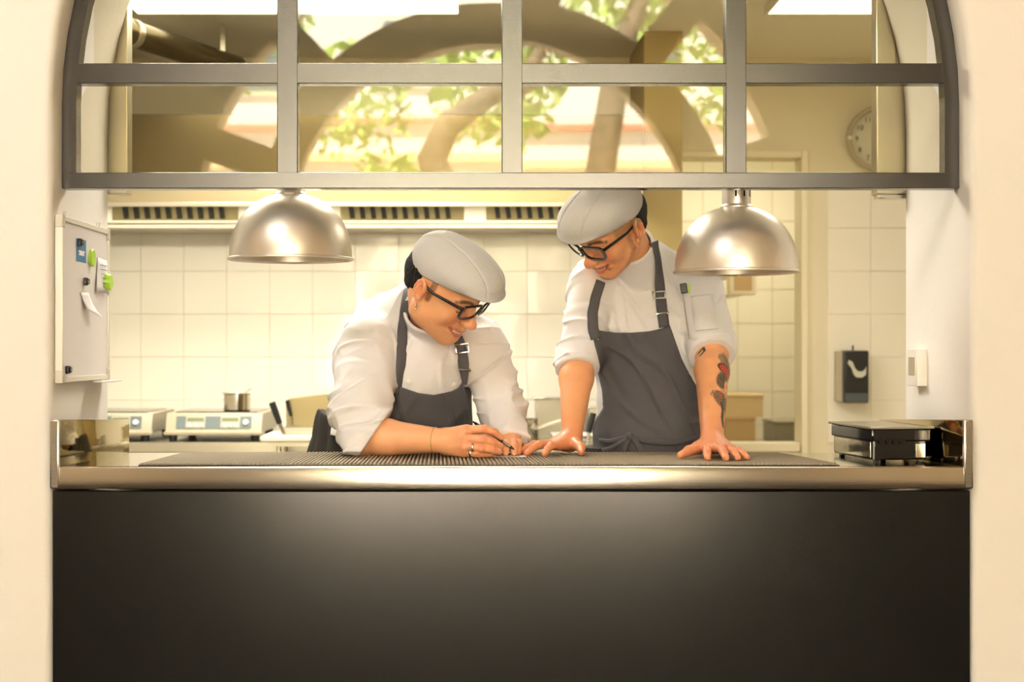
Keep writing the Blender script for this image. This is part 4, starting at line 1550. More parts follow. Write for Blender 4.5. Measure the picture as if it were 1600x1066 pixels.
def make_teeth(fr, parent, gape, wide):
    up, lo = mouth_curves(gape, wide)
    bm = bmesh.new()
    n = 8
    xs = np.linspace(-wide * 0.74, wide * 0.74, n + 1)
    for i in range(n):
        x = (xs[i] + xs[i + 1]) / 2
        t = (x / wide + 1) / 2
        k = t * 8
        i0 = int(min(7, k))
        p = up[i0] + (up[i0 + 1] - up[i0]) * (k - i0)
        w = (xs[i + 1] - xs[i]) / 2 * 0.985
        h = max(0.0055, gape * 0.62) * (1 - 0.25 * abs(x / wide))
        slope = (up[i0 + 1] - up[i0])
        a = math.atan2(slope[1], slope[0])
        M_ = Matrix([[*(fr[1][r] * fr[2]), fr[0][r]] for r in range(3)] + [[0, 0, 0, 1]]) @ Matrix.Translation((x, p[1] + 0.0026, p[2] - 0.0008)) @ Matrix.Rotation(a, 4, 'Z')
        bm_box(bm, -w, w, -0.002, 0.003, -h, 0.001, 0.0009, M_, seg=2)
    return from_bm('teeth', bm, M_teeth, parent, smooth=True, angle=60)
# ------------------------------------------------------------------ people
def cam_ray(px, py):
    return Vector(((px - CX) / FPX, 1.0, (CY - py) / FPX))


def bvh_of(objs):
    V, F = [], []
    for o in objs:
        k = len(V)
        V += [v.co.copy() for v in o.data.vertices]
        F += [tuple(i + k for i in p.vertices) for p in o.data.polygons]
    return BVHTree.FromPolygons(V, F)


def hit(bvh, px, py):
    o = Vector((0, 0, CAMZ))
    d = cam_ray(px, py).normalized()
    loc, n, i, t = bvh.ray_cast(o, d)
    if loc is None:
        return None
    if n.dot(d) > 0:
        n = -n
    return loc, n


def smooth_path(pts, n):
    """resample a pixel polyline evenly"""
    p = np.array(pts, float)
    L = np.concatenate([[0], np.cumsum(np.linalg.norm(np.diff(p, axis=0), axis=1))])
    t = np.linspace(0, L[-1], n)
    return np.stack([np.interp(t, L, p[:, k]) for k in range(2)], 1)


def ribbon(name, pts, width, bvh, m, parent, lift=0.003, n=24, thick=0.003, wend=None, extra=None):
    H = [hit(bvh, *q) for q in smooth_path(pts, n)]
    H = [h for h in H if h]
    C = np.array([h[0] for h in H]); N = np.array([h[1] for h in H])
    if extra is not None:      # continue off the surface through given world points
        C = np.concatenate([np.array(extra), C]); N = np.concatenate([np.repeat(N[:1], len(extra), 0), N])
    for _ in range(4):
        C[1:-1] = (C[:-2] + 2 * C[1:-1] + C[2:]) / 4
        N[1:-1] = (N[:-2] + 2 * N[1:-1] + N[2:]) / 4
    V, F = [], []
    for i in range(len(C)):
        t = C[min(i + 1, len(C) - 1)] - C[max(i - 1, 0)]
        s = unit(np.cross(unit(N[i]), unit(t)))
        nn = unit(np.cross(unit(t), s))
        if nn @ N[i] < 0: nn = -nn
        w = width / 2 if wend is None else (width + (wend - width) * i / (len(C) - 1)) / 2
        for a in (-1, -0.4, 0.4, 1):
            V.append(C[i] + s * w * a + nn * (lift + 0.0012 * (1 - a * a)))
    for i in range(len(C) - 1):
        for k in range(3):
            a = i * 4 + k
            F.append((a, a + 1, a + 5, a + 4))
    o = raw(name, V, F, m, parent, True)
    sm = o.modifiers.new('thick', 'SOLIDIFY')
    sm.thickness = thick
    sm.offset = 0
    return o


def surf_frame(bvh, px, py, qx, qy):
    """matrix at the hit: x across, y along the direction towards (qx, qy), z out"""
    a = hit(bvh, px, py) or hit(bvB if 'bvB' in globals() else bvA, px, py)
    b = hit(bvh, qx, qy) or hit(bvB if 'bvB' in globals() else bvA, qx, qy)
    n = a[1].normalized()
    t = (b[0] - a[0])
    t = (t - n * t.dot(n)).normalized()
    s = t.cross(n)
    M_ = Matrix(((s.x, t.x, n.x, a[0].x), (s.y, t.y, n.y, a[0].y), (s.z, t.z, n.z, a[0].z), (0, 0, 0, 1)))
    return M_


def buckle(bvh, px, py, qx, qy, w, h, bars, parent):
    M_ = surf_frame(bvh, px, py, qx, qy) @ Matrix.Translation((0, 0, 0.0035))
    bm = bmesh.new()
    t = 0.0022
    for x in (-w, w):
        bm_box(bm, x - t, x + t, -h, h, -t, t, 0.0006, M_)
    for y in bars:
        bm_box(bm, -w - t, w + t, y * h - t, y * h + t, -t, t, 0.0006, M_)
    return from_bm('buckle', bm, M_silver, parent, smooth=True, angle=40)


SK_A = dict(base=rgb(242, 178, 132), rosy=rgb(212, 125, 92), lip=rgb(200, 108, 88), mouth=rgb(96, 28, 26), hair=rgb(40, 28, 22), gape=0.0125, wide=0.034, side=0.85, beard=0.0, stub=0.14, shave=0.0)
SK_B = dict(base=rgb(234, 168, 120), rosy=rgb(206, 112, 82), lip=rgb(192, 100, 80), mouth=rgb(100, 30, 28), hair=rgb(42, 28, 20), gape=0.0100, wide=0.030, side=0.0, beard=0.8, stub=0.10, shave=0.7)


def lerp(a, b, t):
    return np.asarray(a) + (np.asarray(b) - np.asarray(a)) * t


# ================================================================== chef leaning on the counter, writing
FA = (PX(695.7, 446.4, 3.68), rot_head(52.2, 59.5, -22.9), 1.07)
A = thing('person', (-0.30, 4.15, 0), 'chef in a grey cap leaning on the counter on his forearm, smiling and writing', 'person')
nbA = PX(676, 505, 3.90)
shRA, elRA, wrRA = PX(578, 540, 3.86), PX(566, 690, 3.70) + np.array((0, 0, 0.008)), PX(692, 690, 3.635)
shLA, elLA, wrLA = PX(752, 548, 3.90), PX(786, 645, 3.86), PX(797, 688, 3.74)
MZ = MT

headA = head_ops(Solid(FA), SK_A['gape'], SK_A['wide'], full=0.010)
hA = Solid()      # arms, hands, neck, core (world metres)
hA.u(rc(to_w(FA, (0, 0.022, -0.045)), nbA, 0.062, 0.060), 0.02)
hA.u(rc(nbA, PX(650, 560, 3.95), 0.07, 0.11), 0.03)
hA.u(rc(PX(650, 560, 3.95), PX(606, 665, 4.08), 0.11, 0.09), 0.03)
hA.u(rc(PX(660, 545, 3.95), shRA, 0.06, 0.050), 0.03)
hA.u(rc(PX(670, 545, 3.95), shLA, 0.06, 0.045), 0.03)
hA.u(rc(shRA, elRA, 0.055, 0.043), 0.02)
hA.u(rc(shLA, elLA, 0.05, 0.04), 0.02)
# right forearm lies along the mat
elb = np.array((elRA[0] - 0.004, elRA[1], MZ + 0.034))
fa1 = lerp(elb, wrRA, 0.30); fa1[2] = MZ + 0.046
wr = np.array((wrRA[0], wrRA[1], MZ + 0.040))
hA.u(rc(elb, fa1, 0.036, 0.047), 0.015)
hA.u(rc(fa1, wr, 0.047, 0.030), 0.015)
hA.u(ball(elb + np.array((-0.004, 0, -0.004)), 0.032), 0.012)
# right hand, its back to the camera, fingers closing on a pen
mcp = dict(i=PX(729, 672, 3.612), m=PX(727, 685, 3.597), r=PX(724, 698, 3.597), p=PX(724, 708, 3.606))
for k, r in (('i', 0.0145), ('m', 0.0145), ('r', 0.0135), ('p', 0.0115)):
    hA.u(rc(wr + np.array((0.012, 0, {'i': 0.012, 'm': 0.004, 'r': -0.006, 'p': -0.016}[k])), mcp[k], 0.021, r), 0.012)
tips = dict(i=PX(783, 684, 3.622), m=PX(781, 696, 3.606), r=PX(780, 706, 3.600), p=PX(767, 713, 3.602))
hump = dict(i=(0.006, -0.010, 0.012), m=(0.006, -0.015, 0.006), r=(0.006, -0.014, 0.003), p=(0.006, -0.012, 0.001))
fgA = {}
for k, r0, r1 in (('i', 0.0105, 0.0078), ('m', 0.0108, 0.0082), ('r', 0.0100, 0.0080), ('p', 0.0088, 0.0070)):
    t = tips[k].copy(); t[2] = max(t[2], MZ + r1)
    m_ = mcp[k].copy(); m_[2] = max(m_[2], MZ + 0.011)
    fgA[k] = finger(hA, m_, t, hump[k], r0, r1)
hA.u(chain([wr + np.array((0.02, 0.02, 0.005)), PX(735, 680, 3.655), PX(762, 687, 3.655), PX(783, 694, 3.640)], [0.018, 0.0145, 0.0115, 0.0085]), 0.008)
# left forearm and the hand resting under the pen
hA.u(rc(elLA, wrLA, 0.040, 0.028), 0.015)
palmL = PX(797, 694, 3.70)
for dx, r in ((-0.022, 0.012), (-0.006, 0.013), (0.010, 0.012), (0.022, 0.010)):
    hA.u(rc(wrLA, palmL + np.array((dx, 0.0, 0.002)), 0.022, r), 0.012)
for (mx, tx, ty, yd) in ((-0.022, 778, 712, 3.625), (-0.006, 790.5, 711, 3.625), (0.010, 803, 712, 3.630), (0.022, 809, 708, 3.66)):
    t = PX(tx, ty, yd); t[2] = MZ + 0.0085
    finger(hA, palmL + np.array((mx, 0, 0.001)), t, (0, -0.004, 0.013), 0.0098, 0.0078)
hA.u(chain([wrLA + np.array((-0.015, -0.01, 0)), PX(780, 700, 3.69), PX(768, 710, 3.66)], [0.017, 0.012, 0.009]), 0.008)


def bodyA(P, full=False):
    return smin(headA(P, full), hA(P, full), 0.012)


def colA(V):
    V32 = V.astype(np.float32)
    C = np.tile(np.array(SK_A['base']), (len(V), 1))
    O, R, sc = FA
    L = (V - O) @ R / sc
    C = mixc(C, np.array(SK_A['base']) * 0.9, 0.5 + 0.5 * vnoise(V32 * 45))
    on = np.linalg.norm(L * np.array((1, 1, .8)), axis=1) < 0.16
    C[on] = face_paint(C[on], L[on], SK_A)
    hand = sstep(-V[:, 0], 0.02, 0.09) * (V[:, 2] < 1.06) * (V[:, 1] < 3.8)
    knuck = np.full(len(V), 1.0)
    for k in fgA:
        for q in fgA[k][:3]:
            knuck = np.minimum(knuck, np.linalg.norm(V - (q + np.array((0, -0.006, 0.003))), axis=1))
    C = mixc(C, SK_A['rosy'], hand * (0.25 + 0.4 * sstep(knuck, 0.005, 0.014)))
    for k in fgA:
        C = mixc(C, rgb(236, 176, 150), 0.8 * sstep(np.linalg.norm(V - (fgA[k][3] + np.array((-0.001, -0.005, 0.005))), axis=1), 0.004, 0.0065))
    C = mixc(C, rgb(110, 62, 40), sstep(np.linalg.norm(V - PX(595, 693, 3.62), axis=1), 0.003, 0.0045))
    return C


solid_mesh('body', bodyA, (-0.42, 3.50, 0.945), (0.15, 4.26, 1.53), 0.0023, M_skinA, A, colA)

# --- jacket
tA = Solid()
tA.u(ell(PX(655, 560, 3.97), (0.165, 0.135, 0.150)), 0.001)
tA.u(rc(PX(650, 575, 3.96), PX(607, 690, 4.10), 0.150, 0.165), 0.05)
tA.u(rc(PX(650, 600, 3.98), PX(660, 700, 4.02), 0.13, 0.15), 0.05)
tA.u(ell(PX(592, 570, 4.05), (0.135, 0.13, 0.135)), 0.05)
tA.u(rc(PX(655, 492, 3.93), PX(588, 535, 3.93), 0.075, 0.088), 0.05)
tA.u(rc(PX(655, 492, 3.93), PX(745, 535, 3.93), 0.070, 0.070), 0.05)
tA.u(rc(PX(655, 480, 3.93), PX(610, 520, 4.05), 0.07, 0.11), 0.05)
slA = Solid()
slA.u(rc(shRA, PX(562, 640, 3.74), 0.086, 0.078), 0.02)
slA.u(rc(PX(562, 640, 3.74), PX(566, 686, 3.69), 0.078, 0.050), 0.02)
slA.u(rc(PX(566, 686, 3.69), fa1, 0.056, 0.062), 0.015)
slL = Solid()
slL.u(rc(shLA, PX(784, 640, 3.86), 0.074, 0.062), 0.02)
slL.u(rc(PX(784, 640, 3.86), PX(795, 682, 3.75), 0.062, 0.046), 0.02)
axA = unit(nbA - to_w(FA, (0, 0.03, -0.06)))
cutR = (PX(576, 692, 3.66), unit(np.array((0.80, -0.05, -0.55))))
cutL = (PX(797, 690, 3.74), unit(np.array((0.1, -0.7, -0.7))))


def cut(d, P, c, k=0.006):
    return smax(d, ((P - c[0].astype(np.float32)) @ c[1].astype(np.float32)), k)


def collar(P, base, ax, r, t, h0, h1, front):
    """stand collar: an open ring leaning with the neck; base->up along -ax"""
    q = P - base.astype(np.float32)
    s = -(q @ ax.astype(np.float32))
    rad = np.sqrt(np.maximum((q * q).sum(1) - s * s, 0))
    d = np.abs(rad - (r - 0.10 * (s - h0))) - t
    fr = front.astype(np.float32)
    d = smax(d, s - h1, 0.004)
    d = smax(d, h0 - s, 0.004)
    inner = smax(rad - (r - 0.10 * (s - h0)) + t, (h0 + 0.012) - s, 0.004)
    return d, inner


def torsoA(P, full=False):
    d = tA(P, full)
    Q = P + 0.35 * P[:, [2, 0, 1]]
    d = d - ridge(P, (9, 9, 7), 0.005) + 0.003 - crease(Q, (15, 9, 5), 0.008, 0.14, 5.0) - crease(P - 0.4 * P[:, [2, 1, 0]], (24, 12, 9), 0.003, 0.15, 2.0)
    return d


def jacketA(P, full=False):
    d = torsoA(P, full)
    a = slA(P, full)
    w = np.clip((1.26 - P[:, 2]) / 0.22, 0, 1)
    a = a - ridge(P, (10, 10, 20), 0.010, 3.0) * (0.35 + 0.65 * w) - crease(P + 0.5 * P[:, [2, 0, 1]], (7, 9, 17), 0.0095, 0.15, 8.0) * (0.35 + 0.65 * w) - crease(P - 0.6 * P[:, [2, 1, 0]], (14, 12, 26), 0.004, 0.17, 3.0) * w + 0.006
    a = cut(a, P, cutR)
    b = slL(P, full) - ridge(P - 0.3 * P[:, [2, 1, 0]], (14, 10, 16), 0.009, 1.0) - crease(P - 0.7 * P[:, [2, 1, 0]], (9, 9, 17), 0.0095, 0.15, 4.0) - crease(P, (18, 12, 26), 0.004, 0.16, 6.0) + 0.006
    b = cut(b, P, cutL)
    d = smin(d, a, 0.022)
    d = smin(d, b, 0.022)
    co, inn = collar(P, nbA + axA * 0.01, axA, 0.077, 0.005, 0.0, 0.115, np.array((0., -1, 0)))
    d = smax(smin(d, co, 0.010), -inn, 0.003)
    return smax(d, (0.985 - P[:, 2] - 0.0).astype(np.float32) * (P[:, 1] > 3.83) + (MZ + 0.001 - P[:, 2]) * (P[:, 1] <= 3.83), 0.004)


jA = solid_mesh('jacket', jacketA, (-0.53, 3.56, 0.94), (0.18, 4.28, 1.50), 0.0036, M_cloth, A)

# --- apron bib, straps
YbA = 3.84
polyA = [tuple(PX(px, py, YbA)[[0, 2]]) for px, py in ((616, 600), (632, 606), (655, 614), (678, 617), (705, 612), (716, 606), (722, 597), (736, 596), (737, 640), (740, 700), (760, 900), (560, 900), (585, 740), (600, 668), (603, 642), (610, 625))]


def apronA(P, full=False):
    t = torsoA(P, full) - ridge(P, (14, 14, 9), 0.003, 2.0)
    d = np.maximum(t - 0.007, -(t + 0.006))
    m = poly_sd(P[:, [0, 2]].astype(float), polyA).astype(np.float32)
    d = smax(d, m, 0.003)
    d = smax(d, P[:, 1] - 4.02, 0.003)
    d = smax(d, 0.90 - P[:, 2], 0.003)
    return d


apA = solid_mesh('apron', apronA, (-0.36, 3.70, 0.89), (0.06, 4.06, 1.17), 0.0034, M_apron, A)
bvA = bvh_of([jA])
ribbon('strap', [(639, 452), (634, 480), (629, 520), (626, 560), (622, 600), (621, 618)], 0.026, bvA, M_apron, A, lift=0.004, wend=0.030)
stA = ribbon('strap', [(714, 528), (722, 548), (726, 575), (728.5, 602)], 0.030, bvA, M_apron, A, lift=0.004)
bvA2 = bvh_of([stA])
buckle(bvA2, 722, 545, 726, 572, 0.017, 0.012, (-1, 0.9), A)
buckle(bvA2, 727, 577, 729, 600, 0.017, 0.004, (0,), A)
for px, py in ((635, 520), (638, 597), (710, 601)):
    M_ = surf_frame(bvA, px, py, px, py + 8)
    lathe('button', [(0.0075, 0), (0.0075, 0.003), (0.005, 0.0045), (0, 0.004)], (0, 0, 0), M_white, A, 20, M_)

# --- apron skirt and trousers behind the counter
trA = Solid()
trA.u(rc(PX(566, 668, 4.20), PX(578, 745, 4.22), 0.135, 0.190), 0.001)
trA.u(rc(PX(578, 745, 4.22), np.array((-0.36, 4.22, 0.55)), 0.175, 0.15), 0.06)


def skirtA(P, full=False):
    ang = np.arctan2(P[:, 1] - 4.2, P[:, 0] + 0.32)
    d = trA(P, full) - (0.006 + 0.006 * np.clip((1.08 - P[:, 2]) / 0.2, 0, 1)) * np.sin(ang * 17 + 9 * P[:, 2] + 2 * vnoise(P * 5)).astype(np.float32)
    d = smax(d, 0.52 - P[:, 2], 0.004)
    return smax(d, (P[:, 2] - (1.075 - 0.55 * (P[:, 0] + 0.50))).astype(np.float32), 0.004)


solid_mesh('apron_skirt', skirtA, (-0.60, 3.98, 0.50), (-0.08, 4.46, 1.12), 0.005, mat('dark_skirt_cotton', rgb(66, 63, 61), 0.9, spec=0.15, bump=(1000, 0.12)), A)
for s, x in ((-1, -0.42), (1, -0.24)):
    tube('trouser_leg', [(x, 4.22, 0.75), (x + s * 0.01, 4.20, 0.45), (x + s * 0.02, 4.24, 0.06)], [0.10, 0.075, 0.065], M_trouser, A, 20)
    bm = bmesh.new()
    bm_box(bm, x + s * 0.02 - 0.05, x + s * 0.02 + 0.05, 4.03, 4.31, 0, 0.085, 0.035, seg=4)
    from_bm('shoe', bm, M_shoe, A, smooth=True)

make_cap(FA, A)
make_hair(FA, A)
make_glasses(FA, A, -0.017, 0.111, 0.0275, 0.0195, 0.0042)
make_teeth(FA, A, SK_A['gape'], SK_A['wide'])
# earring
er = to_w(FA, (-0.0845, 0.002, -0.043))
bm = bmesh.new()
bm_tube(bm, [Vector(er) + Vector((0.0045 * math.cos(a) * 0.4, 0.0045 * math.cos(a), 0.0055 * math.sin(a))) for a in np.linspace(0, 2 * math.pi, 14)[:-1]], 0.0016, 8, True)
bmesh.ops.create_icosphere(bm, subdivisions=2, radius=0.003, matrix=Matrix.Translation(Vector(er) + Vector((0, -0.002, -0.008))))
from_bm('earring', bm, M_silver, A, smooth=True)


def band(name, c, ax, r, t, m, parent, wid=None, sq=1.0):
    """a ring of radius r round axis ax"""
    ax = Vector(ax).normalized()
    u = ax.orthogonal().normalized()
    v = ax.cross(u)
    bm = bmesh.new()
    n = 32
    rings = []
    wid = wid or t
    for k in range(n):
        a = 2 * math.pi * k / n
        d = u * math.cos(a) + v * math.sin(a)
        q = []
        for b in range(8):
            w = 2 * math.pi * b / 8
            q.append(bm.verts.new(Vector(c) + d * (r + t * math.cos(w)) + ax * wid * math.sin(w)))
        rings.append(q)
    for k in range(n):
        a, b = rings[k], rings[(k + 1) % n]
        for i in range(8):
            bm.faces.new((a[i], a[(i + 1) % 8], b[(i + 1) % 8], b[i]))
    return from_bm(name, bm, m, parent, smooth=True)


for k, f in (('r', 0.42), ('p', 0.42)):
    c = lerp(fgA[k][0], fgA[k][1], f + 0.1)
    band('ring', c, fgA[k][1] - fgA[k][0], 0.0112 if k == 'r' else 0.0102, 0.0012, M_silver, A, 0.0032)
band('bracelet', lerp(fa1, wr, 0.86), wr - fa1, 0.0335, 0.0009, M_gold, A)
# pen held in the right hand
p0, p1 = PX(739, 659, 3.655), PX(804, 703, 3.622)
pen = thing('pen', tuple(p1), 'black and silver ballpoint pen held in the writing hand', 'pen')
d = p1 - p0
tube('barrel', [p0 + d * 0.05, p0 + d * 0.72], 0.0040, M_blackg, pen, 14)
tube('grip', [p0 + d * 0.72, p0 + d * 0.80, p0 + d * 0.90], [0.0046, 0.0050, 0.0044], M_silver, pen, 14)
tube('tip', [p0 + d * 0.90, p0 + d * 0.96, p1], [0.0040, 0.0024, 0.0005], M_blackg, pen, 12)
tube('push_button', [p0, p0 + d * 0.05], 0.0022, M_blackg, pen, 10)
tube('clip', [p0 + d * 0.06 + np.array((0, -0.004, 0.004)), p0 + d * 0.3 + np.array((0, -0.004, 0.005))], 0.0011, M_silver, pen, 8)

# ================================================================== standing chef
FB = (PX(953.9, 351.6, 3.80), rot_head(-44.9, 62.0, 21.8), 1.045)
B = thing('person', (0.46, 4.08, 0), 'tattooed chef in a grey cap standing with both hands flat on the mat, looking down', 'person')
nbB = PX(996, 416, 3.97)
shRB, elRB, wrRB = PX(927, 442, 3.97), PX(903, 560, 3.90), PX(893, 684, 3.745)
shLB, elLB, wrLB = PX(1086, 448, 4.03), PX(1112, 552, 3.91), PX(1113, 686, 3.665)
headB = head_ops(Solid(FB), SK_B['gape'], SK_B['wide'], full=0.0)
hB = Solid()
hB.u(rc(to_w(FB, (0, 0.022, -0.045)), nbB, 0.056, 0.060), 0.02)
hB.u(rc(nbB, PX(1000, 520, 4.06), 0.06, 0.08), 0.03)
hB.u(rc(PX(1000, 520, 4.03), PX(1018, 720, 4.08), 0.09, 0.09), 0.03)
hB.u(rc(PX(1000, 480, 4.07), shRB, 0.045, 0.04), 0.03)
hB.u(rc(PX(1000, 480, 4.07), shLB, 0.045, 0.04), 0.03)
fbr = lerp(elRB, wrRB, 0.25)
fbl = lerp(elLB, wrLB, 0.22)
hB.u(rc(shRB, elRB, 0.045, 0.043), 0.02)
hB.u(rc(elRB, fbr, 0.043, 0.0455), 0.015)
hB.u(rc(fbr, wrRB, 0.0455, 0.0265), 0.015)
hB.u(rc(shLB, elLB, 0.047, 0.043), 0.02)
hB.u(rc(elLB, fbl, 0.043, 0.0455), 0.015)
hB.u(rc(fbl, wrLB, 0.0455, 0.0285), 0.015)


def flat_hand(S_, w, mcps, tips_, thumb, rr=1.0):
    out = {}
    for k, c in mcps.items():
        S_.u(rc(w + (c - w) * 0.1 - np.array((0, 0, 0.006)), c, 0.024 * rr, 0.0125 * rr), 0.012)
    rad = dict(i=(0.0100, 0.0080), m=(0.0103, 0.0082), r=(0.0098, 0.0079), p=(0.0088, 0.0070))
    for k, c in mcps.items():
        t = tips_[k].copy(); t[2] = MZ + rad[k][1] * 0.92
        out[k] = finger(S_, c, t, (0, 0, 0.009 if k != 'p' else 0.006), rad[k][0] * rr, rad[k][1] * rr)
    S_.u(chain([w + (thumb[0] - w) * 0.25] + thumb, [0.020 * rr, 0.0150 * rr, 0.0120 * rr, 0.0090 * rr]), 0.008)
    out['t'] = [w] + thumb
    return out


zM = MZ + 0.024
# right hand points to the left of the frame
wB = wrRB.copy(); wB[2] = MZ + 0.040
hB.u(rc(wrRB, wB, 0.0265, 0.026), 0.012)
mB = dict(i=np.array((0.205, 3.675, zM)), m=np.array((0.190, 3.700, zM + 0.002)), r=np.array((0.183, 3.724, zM)), p=np.array((0.186, 3.745, zM - 0.003)))
tB = dict(i=np.array((0.172, 3.615, 0)), m=np.array((0.128, 3.645, 0)), r=np.array((0.112, 3.690, 0)), p=np.array((0.122, 3.730, 0)))
fR = flat_hand(hB, wB, mB, tB, [np.array((0.258, 3.705, MZ + 0.026)), np.array((0.268, 3.672, MZ + 0.020)), np.array((0.268, 3.640, MZ + 0.0095))])
# left hand points at the camera
wC = wrLB.copy(); wC[2] = MZ + 0.042
hB.u(rc(wrLB, wC, 0.0285, 0.027), 0.012)
mC = dict(i=np.array((0.578, 3.575, zM)), m=np.array((0.603, 3.565, zM + 0.002)), r=np.array((0.625, 3.572, zM)), p=np.array((0.642, 3.585, zM - 0.003)))
tC = dict(i=np.array((0.566, 3.492, 0)), m=np.array((0.610, 3.482, 0)), r=np.array((0.641, 3.492, 0)), p=np.array((0.668, 3.516, 0)))
fL = flat_hand(hB, wC, mC, tC, [np.array((0.562, 3.610, MZ + 0.024)), np.array((0.533, 3.575, MZ + 0.018)), np.array((0.508, 3.545, MZ + 0.0095))], 1.04)


def bodyB(P, full=False):
    return smin(headB(P, full), hB(P, full), 0.012)


def ell2(U, c, r, a=0.0):
    q = U - np.array(c)
    ca, sa = math.cos(math.radians(a)), math.sin(math.radians(a))
    x, y = q[:, 0] * ca + q[:, 1] * sa, -q[:, 0] * sa + q[:, 1] * ca
    return np.sqrt((x / r[0]) ** 2 + (y / r[1]) ** 2)


def colB(V):
    V32 = V.astype(np.float32)
    C = np.tile(np.array(SK_B['base']), (len(V), 1))
    O, R, sc = FB
    L = (V - O) @ R / sc
    C = mixc(C, np.array(SK_B['base']) * 0.88, 0.5 + 0.5 * vnoise(V32 * 45))
    on = np.linalg.norm(L * np.array((1, 1, .8)), axis=1) < 0.16
    C[on] = face_paint(C[on], L[on], SK_B)
    C = mixc(C, SK_B['rosy'], 0.45 * sstep(V[:, 2], MZ + 0.03, MZ + 0.14) * (V[:, 1] < 3.85))
    for fg in (fR, fL):
        for k in fg:
            q = fg[k][-1]
            C = mixc(C, rgb(226, 160, 130), 0.8 * sstep(np.linalg.norm(V - (q + np.array((0, -0.002, 0.006))), axis=1), 0.004, 0.0065))
    # tattoo inked on the outer half of the left forearm: coordinates along (v) and across (u) the arm
    ax = wrLB - elLB
    Ln = np.linalg.norm(ax); ax = ax / Ln
    sx = unit(np.cross((0, 1, 0), ax)); sx = sx if sx[0] > 0 else -sx
    q = V - elLB
    v = q @ ax
    u = q @ sx
    arm = (np.abs(u) < 0.075) & (v > -0.03) & (v < Ln + 0.02) & (np.linalg.norm(q - np.outer(v, ax), axis=1) < 0.075) & (V[:, 0] > 0.45)
    U = np.stack([u, v], 1)
    ink, red, grey = rgb(52, 50, 40), rgb(176, 62, 50), rgb(104, 92, 66)
    fine = vnoise((V32 * 330)) * 0.5 + 0.5
    lines = (np.sin(u * 900 + 4 * vnoise(V32 * 90)) > 0.1)
    def put(C, w, c):
        return mixc(C, c, w * arm)
    kb = sstep(ell2(U, (0.032, 0.150), (0.020, 0.118), -3), 0.85, 1.1)
    C = put(C, kb * (0.25 + 0.6 * ((np.sin(v * 520 + 9 * vnoise(V32 * 60)) + np.sin(u * 600)) > 0.3)), grey)
    k1 = sstep(ell2(U, (0.028, 0.064), (0.023, 0.024)), 0.85, 1.1)
    C = put(C, k1 * (0.55 + 0.45 * lines), grey)
    k2 = sstep(ell2(U, (0.030, 0.100), (0.023, 0.014), 12), 0.85, 1.1)
    C = put(C, k2, red)
    C = put(C, sstep(np.abs(ell2(U, (0.030, 0.100), (0.023, 0.014), 12) - 1.0), 0.08, 0.2), ink)
    k3 = sstep(ell2(U, (0.019, 0.143), (0.017, 0.032), 10), 0.85, 1.08)
    C = put(C, k3 * (0.75 + 0.25 * fine), ink)
    C = put(C, sstep(ell2(U, (0.036, 0.158), (0.011, 0.028)), 0.85, 1.05), SK_B['base'])
    C = put(C, sstep(ell2(U, (0.036, 0.150), (0.005, 0.002)), 0.8, 1.2), ink)
    C = put(C, sstep(ell2(U, (0.036, 0.172), (0.004, 0.0024)), 0.8, 1.2), ink)
    k4 = sstep(ell2(U, (0.018, 0.214), (0.021, 0.030), -25), 0.85, 1.15)
    C = put(C, k4 * (0.5 + 0.5 * (np.sin((u + v) * 800) > -0.2)), ink)
    k5 = sstep(ell2(U, (0.000, 0.200), (0.013, 0.014)), 0.8, 1.2)
    C = put(C, k5 * (0.4 + 0.6 * lines), grey)
    C = put(C, sstep(ell2(U, (0.014, 0.196), (0.007, 0.005), 30), 0.8, 1.2), red)
    C = put(C, sstep(near_chain(np.c_[U, U[:, 0] * 0], [(0.018, 0.225, 0), (0.022, 0.250, 0), (0.020, 0.275, 0), (0.024, 0.30, 0)]), 0.003, 0.0055), ink)
    C = put(C, sstep(near_chain(np.c_[U, U[:, 0] * 0], [(-0.040, 0.030, 0), (-0.031, 0.022, 0), (-0.028, 0.034, 0), (-0.038, 0.048, 0)]), 0.002, 0.004), ink)
    C = put(C, sstep(near_chain(np.c_[U, U[:, 0] * 0], [(-0.047, 0.105, 0), (-0.044, 0.150, 0)]), 0.002, 0.0035), ink)
    return C


solid_mesh('body', bodyB, (0.06, 3.44, 0.945), (0.74, 4.22, 1.72), 0.0023, M_skinB, B, colB)

# --- jacket
tB_ = Solid()
tB_.u(ell(PX(1000, 500, 4.04), (0.160, 0.115, 0.165)), 0.001)
tB_.u(rc(PX(1003, 520, 4.04), PX(1020, 720, 4.07), 0.138, 0.140, ((0, 1, 0), 0.85)), 0.05)
tB_.u(rc(PX(1003, 415, 4.00), PX(930, 448, 3.99), 0.066, 0.064), 0.04)
tB_.u(rc(PX(1006, 412, 4.00), PX(1082, 445, 4.03), 0.068, 0.070), 0.04)
slR = Solid()
slR.u(rc(shRB, elRB, 0.068, 0.058), 0.02)
slR.u(rc(elRB, lerp(elRB, wrRB, 0.3), 0.056, 0.052), 0.02)
cfR = Solid()
cfR.u(rc(lerp(elRB, wrRB, -0.04), lerp(elRB, wrRB, 0.22), 0.0615, 0.057), 0.02)
slB = Solid()
slB.u(rc(shLB, elLB, 0.076, 0.063), 0.02)
slB.u(rc(elLB, lerp(elLB, wrLB, 0.3), 0.060, 0.054), 0.02)
cfB = Solid()
cfB.u(rc(lerp(elLB, wrLB, -0.16), lerp(elLB, wrLB, 0.12), 0.068, 0.062), 0.02)
axB = unit(nbB - to_w(FB, (0, 0.03, -0.06)))
dirR = unit(wrRB - elRB); dirL = unit(wrLB - elLB)
cRB = (PX(904, 580, 3.88), unit(dirR + np.array((0.10, 0, 0))))
cRB0 = (PX(906, 545, 3.92), unit(-dirR))
